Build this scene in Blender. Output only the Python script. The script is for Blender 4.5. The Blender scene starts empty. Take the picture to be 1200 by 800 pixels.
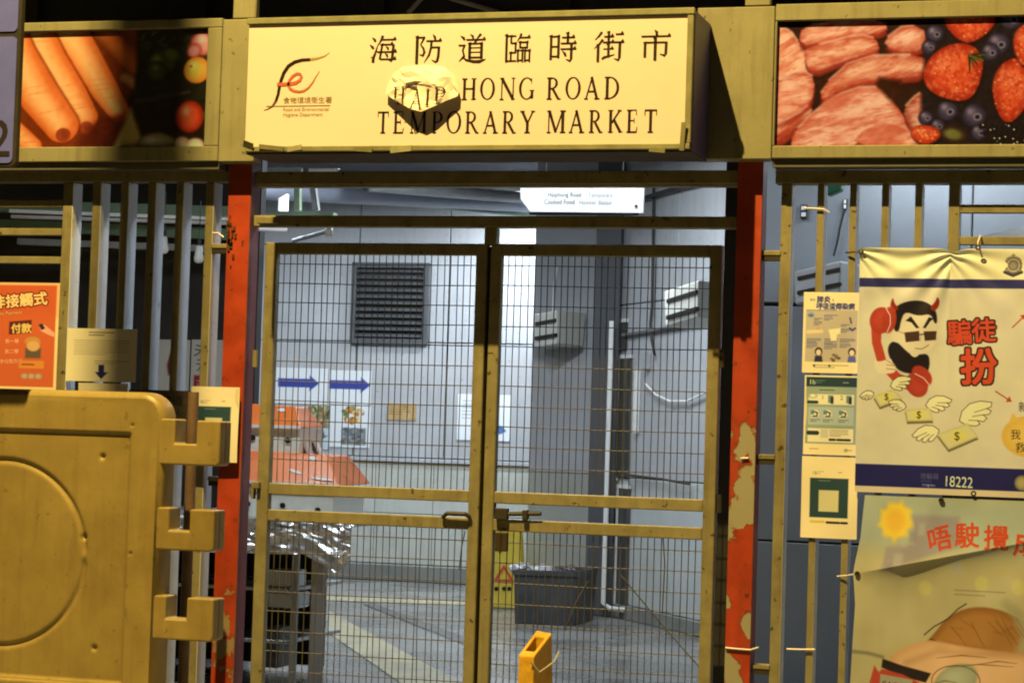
import bpy, math, random
import numpy as np
from mathutils import Vector, Matrix
random.seed(7)
rng = np.random.default_rng(11)
SC = bpy.context.scene
COL = SC.collection
R = math.radians

# ------------------------------------------------------------------ camera
FPX = 2600.0
CAM = np.array([2.997, -9.75, 1.462])
_y, _p, _r = R(-16.39), R(2.4), R(1.8)
FW = np.array([math.sin(_y)*math.cos(_p), math.cos(_y)*math.cos(_p), math.sin(_p)])
_r0 = np.array([math.cos(_y), -math.sin(_y), 0.0])
_u0 = np.cross(_r0, FW)
RI = math.cos(_r)*_r0 + math.sin(_r)*_u0
UP = -math.sin(_r)*_r0 + math.cos(_r)*_u0
cd = bpy.data.cameras.new('camera')
cd.sensor_width = 36.0
cd.lens = FPX/1200*36
cd.clip_end = 500
cam = bpy.data.objects.new('camera', cd)
COL.objects.link(cam)
M4 = Matrix(((RI[0], UP[0], -FW[0], CAM[0]), (RI[1], UP[1], -FW[1], CAM[1]), (RI[2], UP[2], -FW[2], CAM[2]), (0, 0, 0, 1)))
cam.matrix_world = M4
SC.camera = cam

# ------------------------------------------------------------------ world: night sky over a city
W = bpy.data.worlds.new('World')
SC.world = W
W.use_nodes = True
nt = W.node_tree
sky = nt.nodes.new('ShaderNodeTexSky')
sky.sky_type = 'NISHITA'
sky.sun_disc = False
sky.sun_elevation = R(-4)
sky.sun_rotation = R(200)
bg = nt.nodes['Background']
nt.links.new(sky.outputs[0], bg.inputs[0])
bg.inputs[1].default_value = 0.10
SC.view_settings.view_transform = 'Standard'
SC.view_settings.look = 'None'
SC.view_settings.exposure = 0.0
SC.view_settings.gamma = 1.0
SC.cycles.use_denoising = True
SC.cycles.max_bounces = 7
SC.cycles.diffuse_bounces = 4
SC.cycles.filter_width = 2.0
SC.cycles.sample_clamp_indirect = 4.0

SODIUM = (1.0, 0.66, 0.165)
STREET_W = 8500.0
TUBE_W = 1.0
LAMP_POS = (-0.71, -4.4, 9.3)


def at(u, v, Y):
    k = FW + RI*(u-600)/FPX - UP*(v-400)/FPX
    q = CAM + k*(Y-CAM[1])/k[1]
    return Vector(q)


def ground_at(u, v, Z=0.0):
    k = FW + RI*(u-600)/FPX - UP*(v-400)/FPX
    return Vector(CAM + k*(Z-CAM[2])/k[2])


def rect(u0, v0, u1, v1, Y):
    um, vm = (u0+u1)/2, (v0+v1)/2
    return at(u0, vm, Y).x, at(u1, vm, Y).x, at(um, v1, Y).z, at(um, v0, Y).z


def lin(c):
    return tuple(((x/255)/12.92 if x/255 < .04045 else ((x/255+.055)/1.055)**2.4) for x in c)


LREF = np.array([1.30, .88, .235])


def S(r, g, b, k=1.0):
    """base colour of a thing that looks (r,g,b) under the orange street light"""
    a = np.array(lin((r, g, b)))/LREF/k
    return tuple(float(x) for x in np.clip(a, .006, .84))


# ------------------------------------------------------------------ materials
MATS = {}


def mat(name, col, rough=.55, metal=0.0, var=.10, scale=6.0, bump=.06, dirt=0.0, dirtcol=(.06, .05, .04), spec=.4, emit=None, es=0.0, fine=60.0, stretch=None, chips=0.0, chipcol=(.035, .02, .012), streak=0.0, streakcol=(.05, .04, .025)):
    if name in MATS:
        return MATS[name]
    m = bpy.data.materials.new(name)
    m.use_nodes = True
    t = m.node_tree
    N, L = t.nodes, t.links
    b = N['Principled BSDF']
    tc = N.new('ShaderNodeTexCoord')
    mp = N.new('ShaderNodeMapping')
    if stretch:
        mp.inputs['Scale'].default_value = stretch
    L.new(tc.outputs['Object'], mp.inputs[0])
    n1 = N.new('ShaderNodeTexNoise')
    n1.inputs['Scale'].default_value = scale
    n1.inputs['Detail'].default_value = 6
    n1.inputs['Roughness'].default_value = .62
    L.new(mp.outputs[0], n1.inputs['Vector'])
    mr = N.new('ShaderNodeMapRange')
    mr.inputs['From Min'].default_value = .3
    mr.inputs['From Max'].default_value = .7
    mr.inputs['To Min'].default_value = 1-var
    mr.inputs['To Max'].default_value = 1+var
    L.new(n1.outputs[0], mr.inputs[0])
    mul = N.new('ShaderNodeVectorMath')
    mul.operation = 'SCALE'
    mul.inputs[0].default_value = col[:3]
    L.new(mr.outputs[0], mul.inputs['Scale'])
    out = mul.outputs[0]
    if dirt > 0:
        n2 = N.new('ShaderNodeTexNoise')
        n2.inputs['Scale'].default_value = scale*.45
        n2.inputs['Detail'].default_value = 9
        n2.inputs['Roughness'].default_value = .7
        L.new(mp.outputs[0], n2.inputs['Vector'])
        r2 = N.new('ShaderNodeMapRange')
        r2.inputs['From Min'].default_value = .50
        r2.inputs['From Max'].default_value = .75
        r2.inputs['To Max'].default_value = dirt
        L.new(n2.outputs[0], r2.inputs[0])
        mx = N.new('ShaderNodeMix')
        mx.data_type = 'RGBA'
        L.new(r2.outputs[0], mx.inputs[0])
        L.new(out, mx.inputs[6])
        mx.inputs[7].default_value = (*dirtcol, 1)
        out = mx.outputs[2]
    def layer(out, scl, mscale, lo, hi, amt, colr, det=6):
        m2 = N.new('ShaderNodeMapping')
        m2.inputs['Scale'].default_value = mscale
        L.new(tc.outputs['Object'], m2.inputs[0])
        nn = N.new('ShaderNodeTexNoise')
        nn.inputs['Scale'].default_value = scl
        nn.inputs['Detail'].default_value = det
        nn.inputs['Roughness'].default_value = .6
        L.new(m2.outputs[0], nn.inputs['Vector'])
        rg = N.new('ShaderNodeMapRange')
        rg.inputs['From Min'].default_value = lo
        rg.inputs['From Max'].default_value = hi
        rg.inputs['To Max'].default_value = amt
        L.new(nn.outputs[0], rg.inputs[0])
        mq = N.new('ShaderNodeMix')
        mq.data_type = 'RGBA'
        L.new(rg.outputs[0], mq.inputs[0])
        L.new(out, mq.inputs[6])
        mq.inputs[7].default_value = (*colr, 1)
        return mq.outputs[2]
    if streak > 0:
        out = layer(out, 5.0, (4.0, 4.0, .35), .50, .72, streak, streakcol)
    if chips > 0:
        out = layer(out, 26.0, (1, 1, 1), .655, .68, chips, chipcol, 4)
    L.new(out, b.inputs['Base Color'])
    b.inputs['Metallic'].default_value = metal
    b.inputs['Specular IOR Level'].default_value = spec
    rr = N.new('ShaderNodeMapRange')
    rr.inputs['From Min'].default_value = .3
    rr.inputs['From Max'].default_value = .7
    rr.inputs['To Min'].default_value = max(.02, rough-.08)
    rr.inputs['To Max'].default_value = min(1, rough+.10)
    L.new(n1.outputs[0], rr.inputs[0])
    L.new(rr.outputs[0], b.inputs['Roughness'])
    if bump > 0:
        n3 = N.new('ShaderNodeTexNoise')
        n3.inputs['Scale'].default_value = fine
        n3.inputs['Detail'].default_value = 3
        L.new(mp.outputs[0], n3.inputs['Vector'])
        bp = N.new('ShaderNodeBump')
        bp.inputs['Strength'].default_value = bump
        bp.inputs['Distance'].default_value = .01
        L.new(n3.outputs[0], bp.inputs['Height'])
        L.new(bp.outputs[0], b.inputs['Normal'])
    if emit:
        b.inputs['Emission Color'].default_value = (*emit, 1)
        b.inputs['Emission Strength'].default_value = es
    MATS[name] = m
    return m


def peel_mat(name, top, under, scale, lo, hi, zfade=None):
    """paint that has flaked off in patches and shows the undercoat"""
    m = mat(name, top, .5, var=.2, scale=7, bump=.12, dirt=.45, dirtcol=(.12, .022, .01), chips=.7, streak=.35, streakcol=(.12, .03, .015))
    t = m.node_tree
    N, L = t.nodes, t.links
    b = N['Principled BSDF']
    src = b.inputs['Base Color'].links[0].from_socket
    tc = N.new('ShaderNodeTexCoord')
    n = N.new('ShaderNodeTexNoise')
    n.inputs['Scale'].default_value = scale
    n.inputs['Detail'].default_value = 5
    n.inputs['Roughness'].default_value = .55
    mp = N.new('ShaderNodeMapping')
    mp.inputs['Scale'].default_value = (1.0, .6, .8)
    L.new(tc.outputs['Object'], mp.inputs[0])
    L.new(mp.outputs[0], n.inputs['Vector'])
    val = n.outputs[0]
    if zfade:
        sx = N.new('ShaderNodeSeparateXYZ')
        L.new(tc.outputs['Object'], sx.inputs[0])
        mr = N.new('ShaderNodeMapRange')
        mr.inputs['From Min'].default_value = zfade[0]
        mr.inputs['From Max'].default_value = zfade[1]
        mr.inputs['To Min'].default_value = 0.0
        mr.inputs['To Max'].default_value = -.3
        L.new(sx.outputs[2], mr.inputs[0])
        ad = N.new('ShaderNodeMath')
        ad.operation = 'ADD'
        L.new(val, ad.inputs[0])
        L.new(mr.outputs[0], ad.inputs[1])
        val = ad.outputs[0]
    r = N.new('ShaderNodeMapRange')
    r.inputs['From Min'].default_value = lo
    r.inputs['From Max'].default_value = hi
    L.new(val, r.inputs[0])
    mx = N.new('ShaderNodeMix')
    mx.data_type = 'RGBA'
    L.new(r.outputs[0], mx.inputs[0])
    L.new(src, mx.inputs[6])
    mx.inputs[7].default_value = (*under, 1)
    # rusty rim where the paint has lifted
    t1 = N.new('ShaderNodeMapRange')
    t1.inputs['From Min'].default_value = lo-.018
    t1.inputs['From Max'].default_value = lo+.002
    L.new(val, t1.inputs[0])
    t2 = N.new('ShaderNodeMapRange')
    t2.inputs['From Min'].default_value = lo+.006
    t2.inputs['From Max'].default_value = lo+.026
    L.new(val, t2.inputs[0])
    sb = N.new('ShaderNodeMath')
    sb.operation = 'SUBTRACT'
    L.new(t1.outputs[0], sb.inputs[0])
    L.new(t2.outputs[0], sb.inputs[1])
    ml = N.new('ShaderNodeMath')
    ml.operation = 'MULTIPLY'
    L.new(sb.outputs[0], ml.inputs[0])
    ml.inputs[1].default_value = .55
    mx2 = N.new('ShaderNodeMix')
    mx2.data_type = 'RGBA'
    L.new(ml.outputs[0], mx2.inputs[0])
    L.new(mx.outputs[2], mx2.inputs[6])
    mx2.inputs[7].default_value = (.10, .03, .012, 1)
    L.new(mx2.outputs[2], b.inputs['Base Color'])
    bpn = N.new('ShaderNodeBump')
    bpn.inputs['Strength'].default_value = .35
    bpn.inputs['Distance'].default_value = .003
    bpn.invert = True
    L.new(r.outputs[0], bpn.inputs['Height'])
    L.new(bpn.outputs[0], b.inputs['Normal'])
    return m


def print_mat(name, rough=.45, fresh=0.0):
    """material that shows the ink colours stored on the sheet"""
    if name in MATS:
        return MATS[name]
    m = bpy.data.materials.new(name)
    m.use_nodes = True
    t = m.node_tree
    b = t.nodes['Principled BSDF']
    a = t.nodes.new('ShaderNodeAttribute')
    a.attribute_name = 'ink'
    t.links.new(a.outputs['Color'], b.inputs['Base Color'])
    b.inputs['Roughness'].default_value = rough
    b.inputs['Specular IOR Level'].default_value = .35
    MATS[name] = m
    return m


# ------------------------------------------------------------------ mesh builder
class MB:
    def __init__(s):
        s.v, s.f, s.mi = [], [], []

    def add(s, vs, fs, mi=0):
        o = len(s.v)
        s.v += [tuple(p) for p in vs]
        for f in fs:
            s.f.append(tuple(i+o for i in f))
            s.mi.append(mi)
        return s

    def box(s, x0, x1, y0, y1, z0, z1, mi=0, M=None):
        p = [(x0, y0, z0), (x1, y0, z0), (x1, y1, z0), (x0, y1, z0), (x0, y0, z1), (x1, y0, z1), (x1, y1, z1), (x0, y1, z1)]
        if M is not None:
            p = [tuple(M @ Vector(q)) for q in p]
        return s.add(p, [(0, 3, 2, 1), (4, 5, 6, 7), (0, 1, 5, 4), (1, 2, 6, 5), (2, 3, 7, 6), (3, 0, 4, 7)], mi)

    def hexa(s, p, mi=0):
        """8 corners: bottom 4 (ccw from above), top 4"""
        return s.add(p, [(0, 3, 2, 1), (4, 5, 6, 7), (0, 1, 5, 4), (1, 2, 6, 5), (2, 3, 7, 6), (3, 0, 4, 7)], mi)

    def tube(s, pts, r, n=8, caps=True, mi=0):
        pts = [Vector(p) for p in pts]
        rs = r if isinstance(r, (list, tuple)) else [r]*len(pts)
        rings = []
        prev = None
        for i, p in enumerate(pts):
            d = (pts[min(i+1, len(pts)-1)]-pts[max(i-1, 0)]).normalized()
            a = Vector((0, 0, 1)) if abs(d.z) < .9 else Vector((0, 1, 0))
            x = d.cross(a).normalized() if prev is None else (prev-d*prev.dot(d)).normalized()
            prev = x
            y = d.cross(x)
            rings.append([p+(x*math.cos(k*2*math.pi/n)+y*math.sin(k*2*math.pi/n))*rs[i] for k in range(n)])
        vs = [q for g in rings for q in g]
        fs = []
        for i in range(len(pts)-1):
            for k in range(n):
                fs.append((i*n+k, i*n+(k+1) % n, (i+1)*n+(k+1) % n, (i+1)*n+k))
        if caps:
            fs.append(tuple(range(n)))
            fs.append(tuple((len(pts)-1)*n+k for k in range(n-1, -1, -1)))
        return s.add(vs, fs, mi)

    def prism(s, poly, y0, y1, mi=0):
        """polygon in x,z pushed from y0 to y1"""
        n = len(poly)
        vs = [(x, y0, z) for x, z in poly]+[(x, y1, z) for x, z in poly]
        fs = [tuple(range(n)), tuple(range(2*n-1, n-1, -1))]
        for i in range(n):
            j = (i+1) % n
            fs.append((j, i, i+n, j+n))
        return s.add(vs, fs, mi)


def obj(name, mb, m, parent=None, bevel=0.0, smooth=False, seg=1):
    me = bpy.data.meshes.new(name)
    me.from_pydata(mb.v, [], mb.f)
    for q in (m if isinstance(m, (list, tuple)) else [m]):
        me.materials.append(q)
    if any(mb.mi):
        me.polygons.foreach_set('material_index', mb.mi)
    import bmesh
    bm = bmesh.new()
    bm.from_mesh(me)
    bmesh.ops.recalc_face_normals(bm, faces=bm.faces)
    bm.to_mesh(me)
    bm.free()
    o = bpy.data.objects.new(name, me)
    COL.objects.link(o)
    if parent is not None:
        o.parent = parent
        o.location = -world_loc(parent)
    if bevel > 0:
        b = o.modifiers.new('bevel', 'BEVEL')
        b.width = bevel
        b.segments = seg
        b.limit_method = 'ANGLE'
        b.harden_normals = False
    if smooth:
        me.polygons.foreach_set('use_smooth', [True]*len(me.polygons))
        if smooth != 'all':
            try:
                md = o.modifiers.new('wn', 'WEIGHTED_NORMAL')
                md.keep_sharp = True
            except Exception:
                pass
    return o


def world_loc(o):
    l = Vector(o.location)
    while o.parent is not None:
        o = o.parent
        l = l+Vector(o.location)
    return l


def tag(o, label, cat, group=None):
    o['label'] = label
    o['category'] = cat
    if group:
        o['group'] = group
    return o


def thing(name, loc, label, cat, group=None):
    e = bpy.data.objects.new(name, None)
    e.empty_display_size = .1
    e.location = loc
    COL.objects.link(e)
    return tag(e, label, cat, group)


def struct(name, mb, m, **k):
    o = obj(name, mb, m, **k)
    o['kind'] = 'structure'
    return o


def place_light(o, parent):
    COL.objects.link(o)
    if parent is not None:
        o.parent = parent
        o.location = Vector(o.location)-world_loc(parent)


# ------------------------------------------------------------------ glyphs
_gc = {}


def glyph_tris(s):
    """triangles of a piece of text set in the built-in font, cap height about .7"""
    if s in _gc:
        return _gc[s]
    c = bpy.data.curves.new('glyph', 'FONT')
    c.body = s
    c.size = 1.0
    c.resolution_u = 3
    o = bpy.data.objects.new('glyph', c)
    COL.objects.link(o)
    dg = bpy.context.evaluated_depsgraph_get()
    me = bpy.data.meshes.new_from_object(o.evaluated_get(dg))
    me.calc_loop_triangles()
    v = np.array([p.co[:2] for p in me.vertices]) if len(me.vertices) else np.zeros((0, 2))
    t = np.array([q.vertices[:] for q in me.loop_triangles], dtype=int)
    bpy.data.objects.remove(o)
    bpy.data.curves.remove(c)
    bpy.data.meshes.remove(me)
    r = v[t] if len(t) else np.zeros((0, 3, 2))
    _gc[s] = r
    return r


# ------------------------------------------------------------------ canvas: paints ink colours on a fine sheet
class Canvas:
    def __init__(s, w, h, step=.6, base=(255, 255, 255)):
        s.w, s.h, s.step = w, h, step
        s.nx, s.ny = int(round(w/step))+1, int(round(h/step))+1
        s.X, s.Y = np.meshgrid(np.linspace(0, w, s.nx), np.linspace(0, h, s.ny))
        s.C = np.zeros((s.ny, s.nx, 3))
        s.C[:] = base

    def win(s, x0, y0, x1, y1):
        st = s.step
        a, b = max(0, int(x0/st)-2), min(s.nx, int(x1/st)+3)
        c, d = max(0, int(y0/st)-2), min(s.ny, int(y1/st)+3)
        return (slice(c, d), slice(a, b)) if b > a and d > c else None

    def mix(s, w, a, col):
        a = np.clip(a, 0, 1)[..., None]
        s.C[w] = s.C[w]*(1-a)+np.array(col, dtype=float)*a

    def sdf(s, pts, w):
        X, Y = s.X[w], s.Y[w]
        P = np.array(pts, float)
        d = np.full(X.shape, 1e9)
        ins = np.zeros(X.shape, bool)
        for i in range(len(P)):
            a, b = P[i], P[(i+1) % len(P)]
            e = b-a
            t = np.clip(((X-a[0])*e[0]+(Y-a[1])*e[1])/max(e@e, 1e-9), 0, 1)
            d = np.minimum(d, np.hypot(X-a[0]-t*e[0], Y-a[1]-t*e[1]))
            if a[1] != b[1]:
                c = ((a[1] > Y) != (b[1] > Y)) & (X < (b[0]-a[0])*(Y-a[1])/(b[1]-a[1])+a[0])
                ins ^= c
        return np.where(ins, -d, d)

    def fbm(s, w, ang, sc, stretch):
        X, Y = s.X[w], s.Y[w]
        c_, s_ = math.cos(ang), math.sin(ang)
        u, v = (X*c_+Y*s_)/sc/stretch+50, (-X*s_+Y*c_)/sc+50
        tot = 0
        for o in range(3):
            k = s.__class__.LAT
            uu, vv = u*2**o, v*2**o
            i, j = np.floor(uu).astype(int), np.floor(vv).astype(int)
            fx, fy = uu-i, vv-j
            fx, fy = fx*fx*(3-2*fx), fy*fy*(3-2*fy)
            g = lambda a, b: k[b % 128, a % 128]
            tot = tot+(g(i, j)*(1-fx)*(1-fy)+g(i+1, j)*fx*(1-fy)+g(i, j+1)*(1-fx)*fy+g(i+1, j+1)*fx*fy)/2**o
        return tot

    LAT = np.random.default_rng(5).normal(0, 1, (128, 128))

    def grain(s, pts, cols, ang, sc, stretch, soft=1.0, lo=-.3, hi=1.0, alpha=.8):
        """streaks of another colour inside a shape, as in meat or skin"""
        P = np.array(pts, float)
        w = s.win(*(P.min(0)-2), *(P.max(0)+2))
        if w is None:
            return
        m = np.clip(.5-s.sdf(pts, w)/soft/2, 0, 1)
        n = s.fbm(w, ang, sc, stretch)
        s.mix(w, m*np.clip((n-lo)/(hi-lo), 0, 1)*alpha, cols[0])
        s.mix(w, m*np.clip((-n-lo)/(hi-lo), 0, 1)*alpha, cols[1])

    def blob(s, pts, col, soft=.7, alpha=1, shade=None, it=2):
        P = [tuple(p) for p in pts]
        for _ in range(it):
            Q = []
            for i in range(len(P)):
                a, b = P[i], P[(i+1) % len(P)]
                Q += [(a[0]*.75+b[0]*.25, a[1]*.75+b[1]*.25), (a[0]*.25+b[0]*.75, a[1]*.25+b[1]*.75)]
            P = Q
        s.poly(P, col, soft, alpha, shade)
        return P

    def poly(s, pts, col, soft=.7, alpha=1, shade=None):
        P = np.array(pts, float)
        w = s.win(*(P.min(0)-soft*2), *(P.max(0)+soft*2))
        if w is None:
            return
        d = s.sdf(pts, w)
        a = np.clip(.5-d/soft/2, 0, 1)*alpha
        if shade is None:
            s.mix(w, a, col)
        else:
            e = np.clip(-d/shade[1], 0, 1)[..., None]
            c = np.array(shade[0])*(1-e)+np.array(col)*e
            s.mix(w, a, c)

    def ell(s, cx, cy, rx, ry, col, rot=0, soft=.8, alpha=1, edge=None, hl=None, off=(-.3, -.35)):
        r = max(rx, ry)+soft*2
        w = s.win(cx-r, cy-r, cx+r, cy+r)
        if w is None:
            return
        c_, s_ = math.cos(rot), math.sin(rot)
        x, y = s.X[w]-cx, s.Y[w]-cy
        u, v = (x*c_+y*s_)/rx, (-x*s_+y*c_)/ry
        q = np.hypot(u, v)
        a = np.clip(.5-(q-1)*min(rx, ry)/soft/2, 0, 1)*alpha
        c = np.array(col, float)[None, None]+np.zeros(x.shape+(3,))
        if edge is not None:
            e = np.clip((q-.35)/.65, 0, 1)[..., None]**1.5
            c = c*(1-e)+np.array(edge)*e
        if hl is not None:
            h = np.exp(-(((u-off[0])**2+(v-off[1])**2)/.10))[..., None]
            c = c*(1-h*.8)+np.array(hl)*h*.8
        s.mix(w, a, c)

    def line(s, pts, wd, col, soft=.6, alpha=1, shade=None, col2=None):
        P = np.array(pts, float)
        wd = list(wd) if isinstance(wd, (list, tuple)) else [wd]*len(P)
        m = max(wd)+soft*2
        w = s.win(*(P.min(0)-m), *(P.max(0)+m))
        if w is None:
            return
        X, Y = s.X[w], s.Y[w]
        best = np.full(X.shape, 1e9)
        q = np.full(X.shape, 0.0)
        along = np.zeros(X.shape)
        n = len(P)-1
        for i in range(n):
            a, b = P[i], P[i+1]
            e = b-a
            t = np.clip(((X-a[0])*e[0]+(Y-a[1])*e[1])/max(e@e, 1e-9), 0, 1)
            hw = (wd[i]*(1-t)+wd[i+1]*t)/2
            dd = np.hypot(X-a[0]-t*e[0], Y-a[1]-t*e[1])
            d = dd-hw
            k = d < best
            best = np.where(k, d, best)
            q = np.where(k, dd/np.maximum(hw, .01), q)
            along = np.where(k, (i+t)/n, along)
        a = np.clip(.5-best/soft/2, 0, 1)*alpha
        c = np.array(col, float)[None, None]+np.zeros(X.shape+(3,))
        if col2 is not None:
            c = c*(1-along[..., None])+np.array(col2)*along[..., None]
        if shade is not None:
            e = np.clip(q, 0, 1)[..., None]**1.8
            c = c*(1-e)+np.array(shade)*e
        s.mix(w, a, c)

    def text(s, txt, x, y, h, col, rot=0, outline=0, ocol=None, sx=1.0, alpha=1, bold=0):
        """x,y: baseline left, h: em size in canvas px"""
        T = glyph_tris(txt)
        if not len(T):
            return
        T = T.copy()
        T[..., 0] *= h*sx
        T[..., 1] *= -h
        c_, s_ = math.cos(rot), math.sin(rot)
        T = np.stack([T[..., 0]*c_-T[..., 1]*s_+x, T[..., 0]*s_+T[..., 1]*c_+y], -1)
        pad = outline+2
        mn, mx = T.reshape(-1, 2).min(0), T.reshape(-1, 2).max(0)
        w = s.win(mn[0]-pad, mn[1]-pad, mx[0]+pad, mx[1]+pad)
        if w is None:
            return
        X, Y = s.X[w], s.Y[w]
        cov = np.zeros(X.shape)
        # four sub-samples
        for ox, oy in ((-.25, -.25), (.25, -.25), (-.25, .25), (.25, .25)):
            hit = np.zeros(X.shape, bool)
            for tr in T:
                a0, b0 = tr.min(0), tr.max(0)
                i0 = np.searchsorted(X[0]+ox*s.step, a0[0]-1e-6)
                i1 = np.searchsorted(X[0]+ox*s.step, b0[0]+1e-6)
                j0 = np.searchsorted(Y[:, 0]+oy*s.step, a0[1]-1e-6)
                j1 = np.searchsorted(Y[:, 0]+oy*s.step, b0[1]+1e-6)
                if i1 <= i0 or j1 <= j0:
                    continue
                x, y = X[j0:j1, i0:i1]+ox*s.step, Y[j0:j1, i0:i1]+oy*s.step
                (ax, ay), (bx, by), (cx, cy) = tr
                d1 = (x-bx)*(ay-by)-(ax-bx)*(y-by)
                d2 = (x-cx)*(by-cy)-(bx-cx)*(y-cy)
                d3 = (x-ax)*(cy-ay)-(cx-ax)*(y-ay)
                hit[j0:j1, i0:i1] |= ((d1 >= 0) & (d2 >= 0) & (d3 >= 0)) | ((d1 <= 0) & (d2 <= 0) & (d3 <= 0))
            cov += hit/4

        def grow(c, r):
            o = c.copy()
            k = int(math.ceil(r/s.step))
            for dy in range(-k, k+1):
                for dx in range(-k, k+1):
                    if dx*dx+dy*dy <= (r/s.step)**2+.5:
                        o = np.maximum(o, np.roll(np.roll(c, dy, 0), dx, 1))
            return o
        if bold:
            cov = grow(cov, bold)
        if outline:
            s.mix(w, grow(cov, outline)*alpha, ocol)
        s.mix(w, cov*alpha, col)

    def greek(s, x0, y0, x1, rows, dy, col, h=1.0, alpha=.75):
        """lines of print too small to read"""
        for i in range(rows):
            x = x0
            end = x1 if i < rows-1 else x0+(x1-x0)*.6
            while x < end:
                l = random.uniform(1.5, 5)
                s.line([(x, y0+i*dy), (min(x+l, end), y0+i*dy)], h, col, .5, alpha)
                x += l+random.uniform(.7, 1.4)

    def noise(s, amp, scale=8):
        k = rng.normal(0, 1, (int(s.h/scale)+3, int(s.w/scale)+3))
        yi, xi = s.Y/scale, s.X/scale
        y0, x0 = yi.astype(int), xi.astype(int)
        fy, fx = yi-y0, xi-x0
        fy, fx = fy*fy*(3-2*fy), fx*fx*(3-2*fx)
        n = k[y0, x0]*(1-fy)*(1-fx)+k[y0+1, x0]*fy*(1-fx)+k[y0, x0+1]*(1-fy)*fx+k[y0+1, x0+1]*fy*fx
        s.C += (n*amp)[..., None]

    def sheet(s, name, parent, x0, x1, z0, z1, Y, k=1.0, white=False, bulge=None, rough=.5, thick=.0015, corner=None):
        """turn the canvas into a sheet of real size; white: colours are already base colours"""
        sx = s.X/s.w
        sy = s.Y/s.h
        PX = x0+(x1-x0)*sx
        PZ = z1+(z0-z1)*sy
        if corner is not None:
            PX, PZ = corner(sx, sy, PX, PZ)
        PY = np.full(PX.shape, float(Y))
        if bulge is not None:
            PY = PY+bulge(sx, sy)
        a = np.clip(s.C, 0, 255)/255
        a = np.where(a < .04045, a/12.92, ((a+.055)/1.055)**2.4)
        if not white:
            a = a/LREF/k
        a = np.clip(a, .004, .85)
        ny, nx = s.ny, s.nx
        V = np.stack([PX, PY, PZ], -1).reshape(-1, 3)
        idx = np.arange(ny*nx).reshape(ny, nx)
        F = np.stack([idx[:-1, :-1], idx[1:, :-1], idx[1:, 1:], idx[:-1, 1:]], -1).reshape(-1, 4)
        # back face so that the sheet has a thickness
        B = V[[0, nx-1, (ny-1)*nx, ny*nx-1]].copy()
        me = bpy.data.meshes.new(name)
        me.vertices.add(len(V))
        me.vertices.foreach_set('co', V.ravel())
        me.loops.add(F.size)
        me.loops.foreach_set('vertex_index', F.ravel())
        me.polygons.add(len(F))
        me.polygons.foreach_set('loop_start', np.arange(0, F.size, 4))
        me.update(calc_edges=True)
        ca = me.color_attributes.new('ink', 'FLOAT_COLOR', 'POINT')
        ca.data.foreach_set('color', np.concatenate([a.reshape(-1, 3), np.ones((len(V), 1))], 1).ravel())
        me.polygons.foreach_set('use_smooth', np.ones(len(F), bool))
        me.materials.append(print_mat('printed_sheet_%d' % int(rough*100), rough))
        o = bpy.data.objects.new(name, me)
        COL.objects.link(o)
        if parent is not None:
            o.parent = parent
            o.location = -world_loc(parent)
        return o


# ------------------------------------------------------------------ common paints
OCHRE = S(142, 116, 50)
m_frame = mat('olive_paint', OCHRE, .5, var=.16, scale=9, bump=.10, dirt=.5, dirtcol=(.07, .055, .03), chips=.85, streak=.35)
m_fascia = mat('fascia_paint', S(176, 148, 68, 1.5), .45, var=.08, scale=4, bump=.04, dirt=.3, dirtcol=(.09, .075, .04), chips=.6, streak=.30)
m_barside = mat('fin_side_grey', (.52, .56, .62), .45, var=.07, scale=10, bump=.04, dirt=.12, dirtcol=(.25, .25, .25), chips=.4, chipcol=(.12, .09, .07))
m_wire = mat('wire_paint', S(88, 72, 34), .5, var=.2, scale=12, bump=0, dirt=.3, dirtcol=(.05, .04, .03))
m_dark = mat('dark_steel', (.03, .028, .026), .55, var=.2, bump=.05)
m_steel = mat('stainless', (.55, .56, .57), .28, metal=.9, var=.08, scale=4, bump=.03, dirt=.15, dirtcol=(.2, .18, .15))
m_white = mat('white_enamel', (.78, .79, .78), .4, var=.05, bump=.02, dirt=.12, dirtcol=(.45, .42, .35))
m_green = mat('green_steel', (.17, .27, .17), .5, var=.12, bump=.05, dirt=.3, dirtcol=(.05, .06, .05))
m_greypipe = mat('grey_pipe', (.36, .38, .40), .45, var=.1, bump=.04, dirt=.3, dirtcol=(.12, .11, .1))
m_tie = mat('pale_tie', S(225, 190, 120), .4, bump=0)
m_black = mat('black_ink', (.012, .009, .007), .45, var=.1, bump=0)

# ------------------------------------------------------------------ the place: ground, floor, roof
mb = MB()
mb.box(-60, 60, -60, -.30, -.3, -.10)
struct('street', mb, mat('asphalt', (.055, .055, .055), .85, var=.25, scale=14, bump=.5, fine=90))
mb = MB()
mb.box(-30, 30, -2.6, .12, -.12, 0.0)
pav = struct('pavement', mb, mat('pavement_concrete', (.22, .215, .20), .8, var=.15, scale=5, bump=.25, dirt=.5, dirtcol=(.10, .095, .09)))

# market floor: wet concrete
m_floor = mat('wet_concrete', (.19, .192, .186), .27, var=.34, scale=1.3, bump=.10, dirt=.9, dirtcol=(.075, .075, .07), fine=25, spec=.5)
mb = MB()
mb.box(-14, 8, .12, 13, -.12, .002)
floor = struct('market_floor', mb, m_floor)
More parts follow.
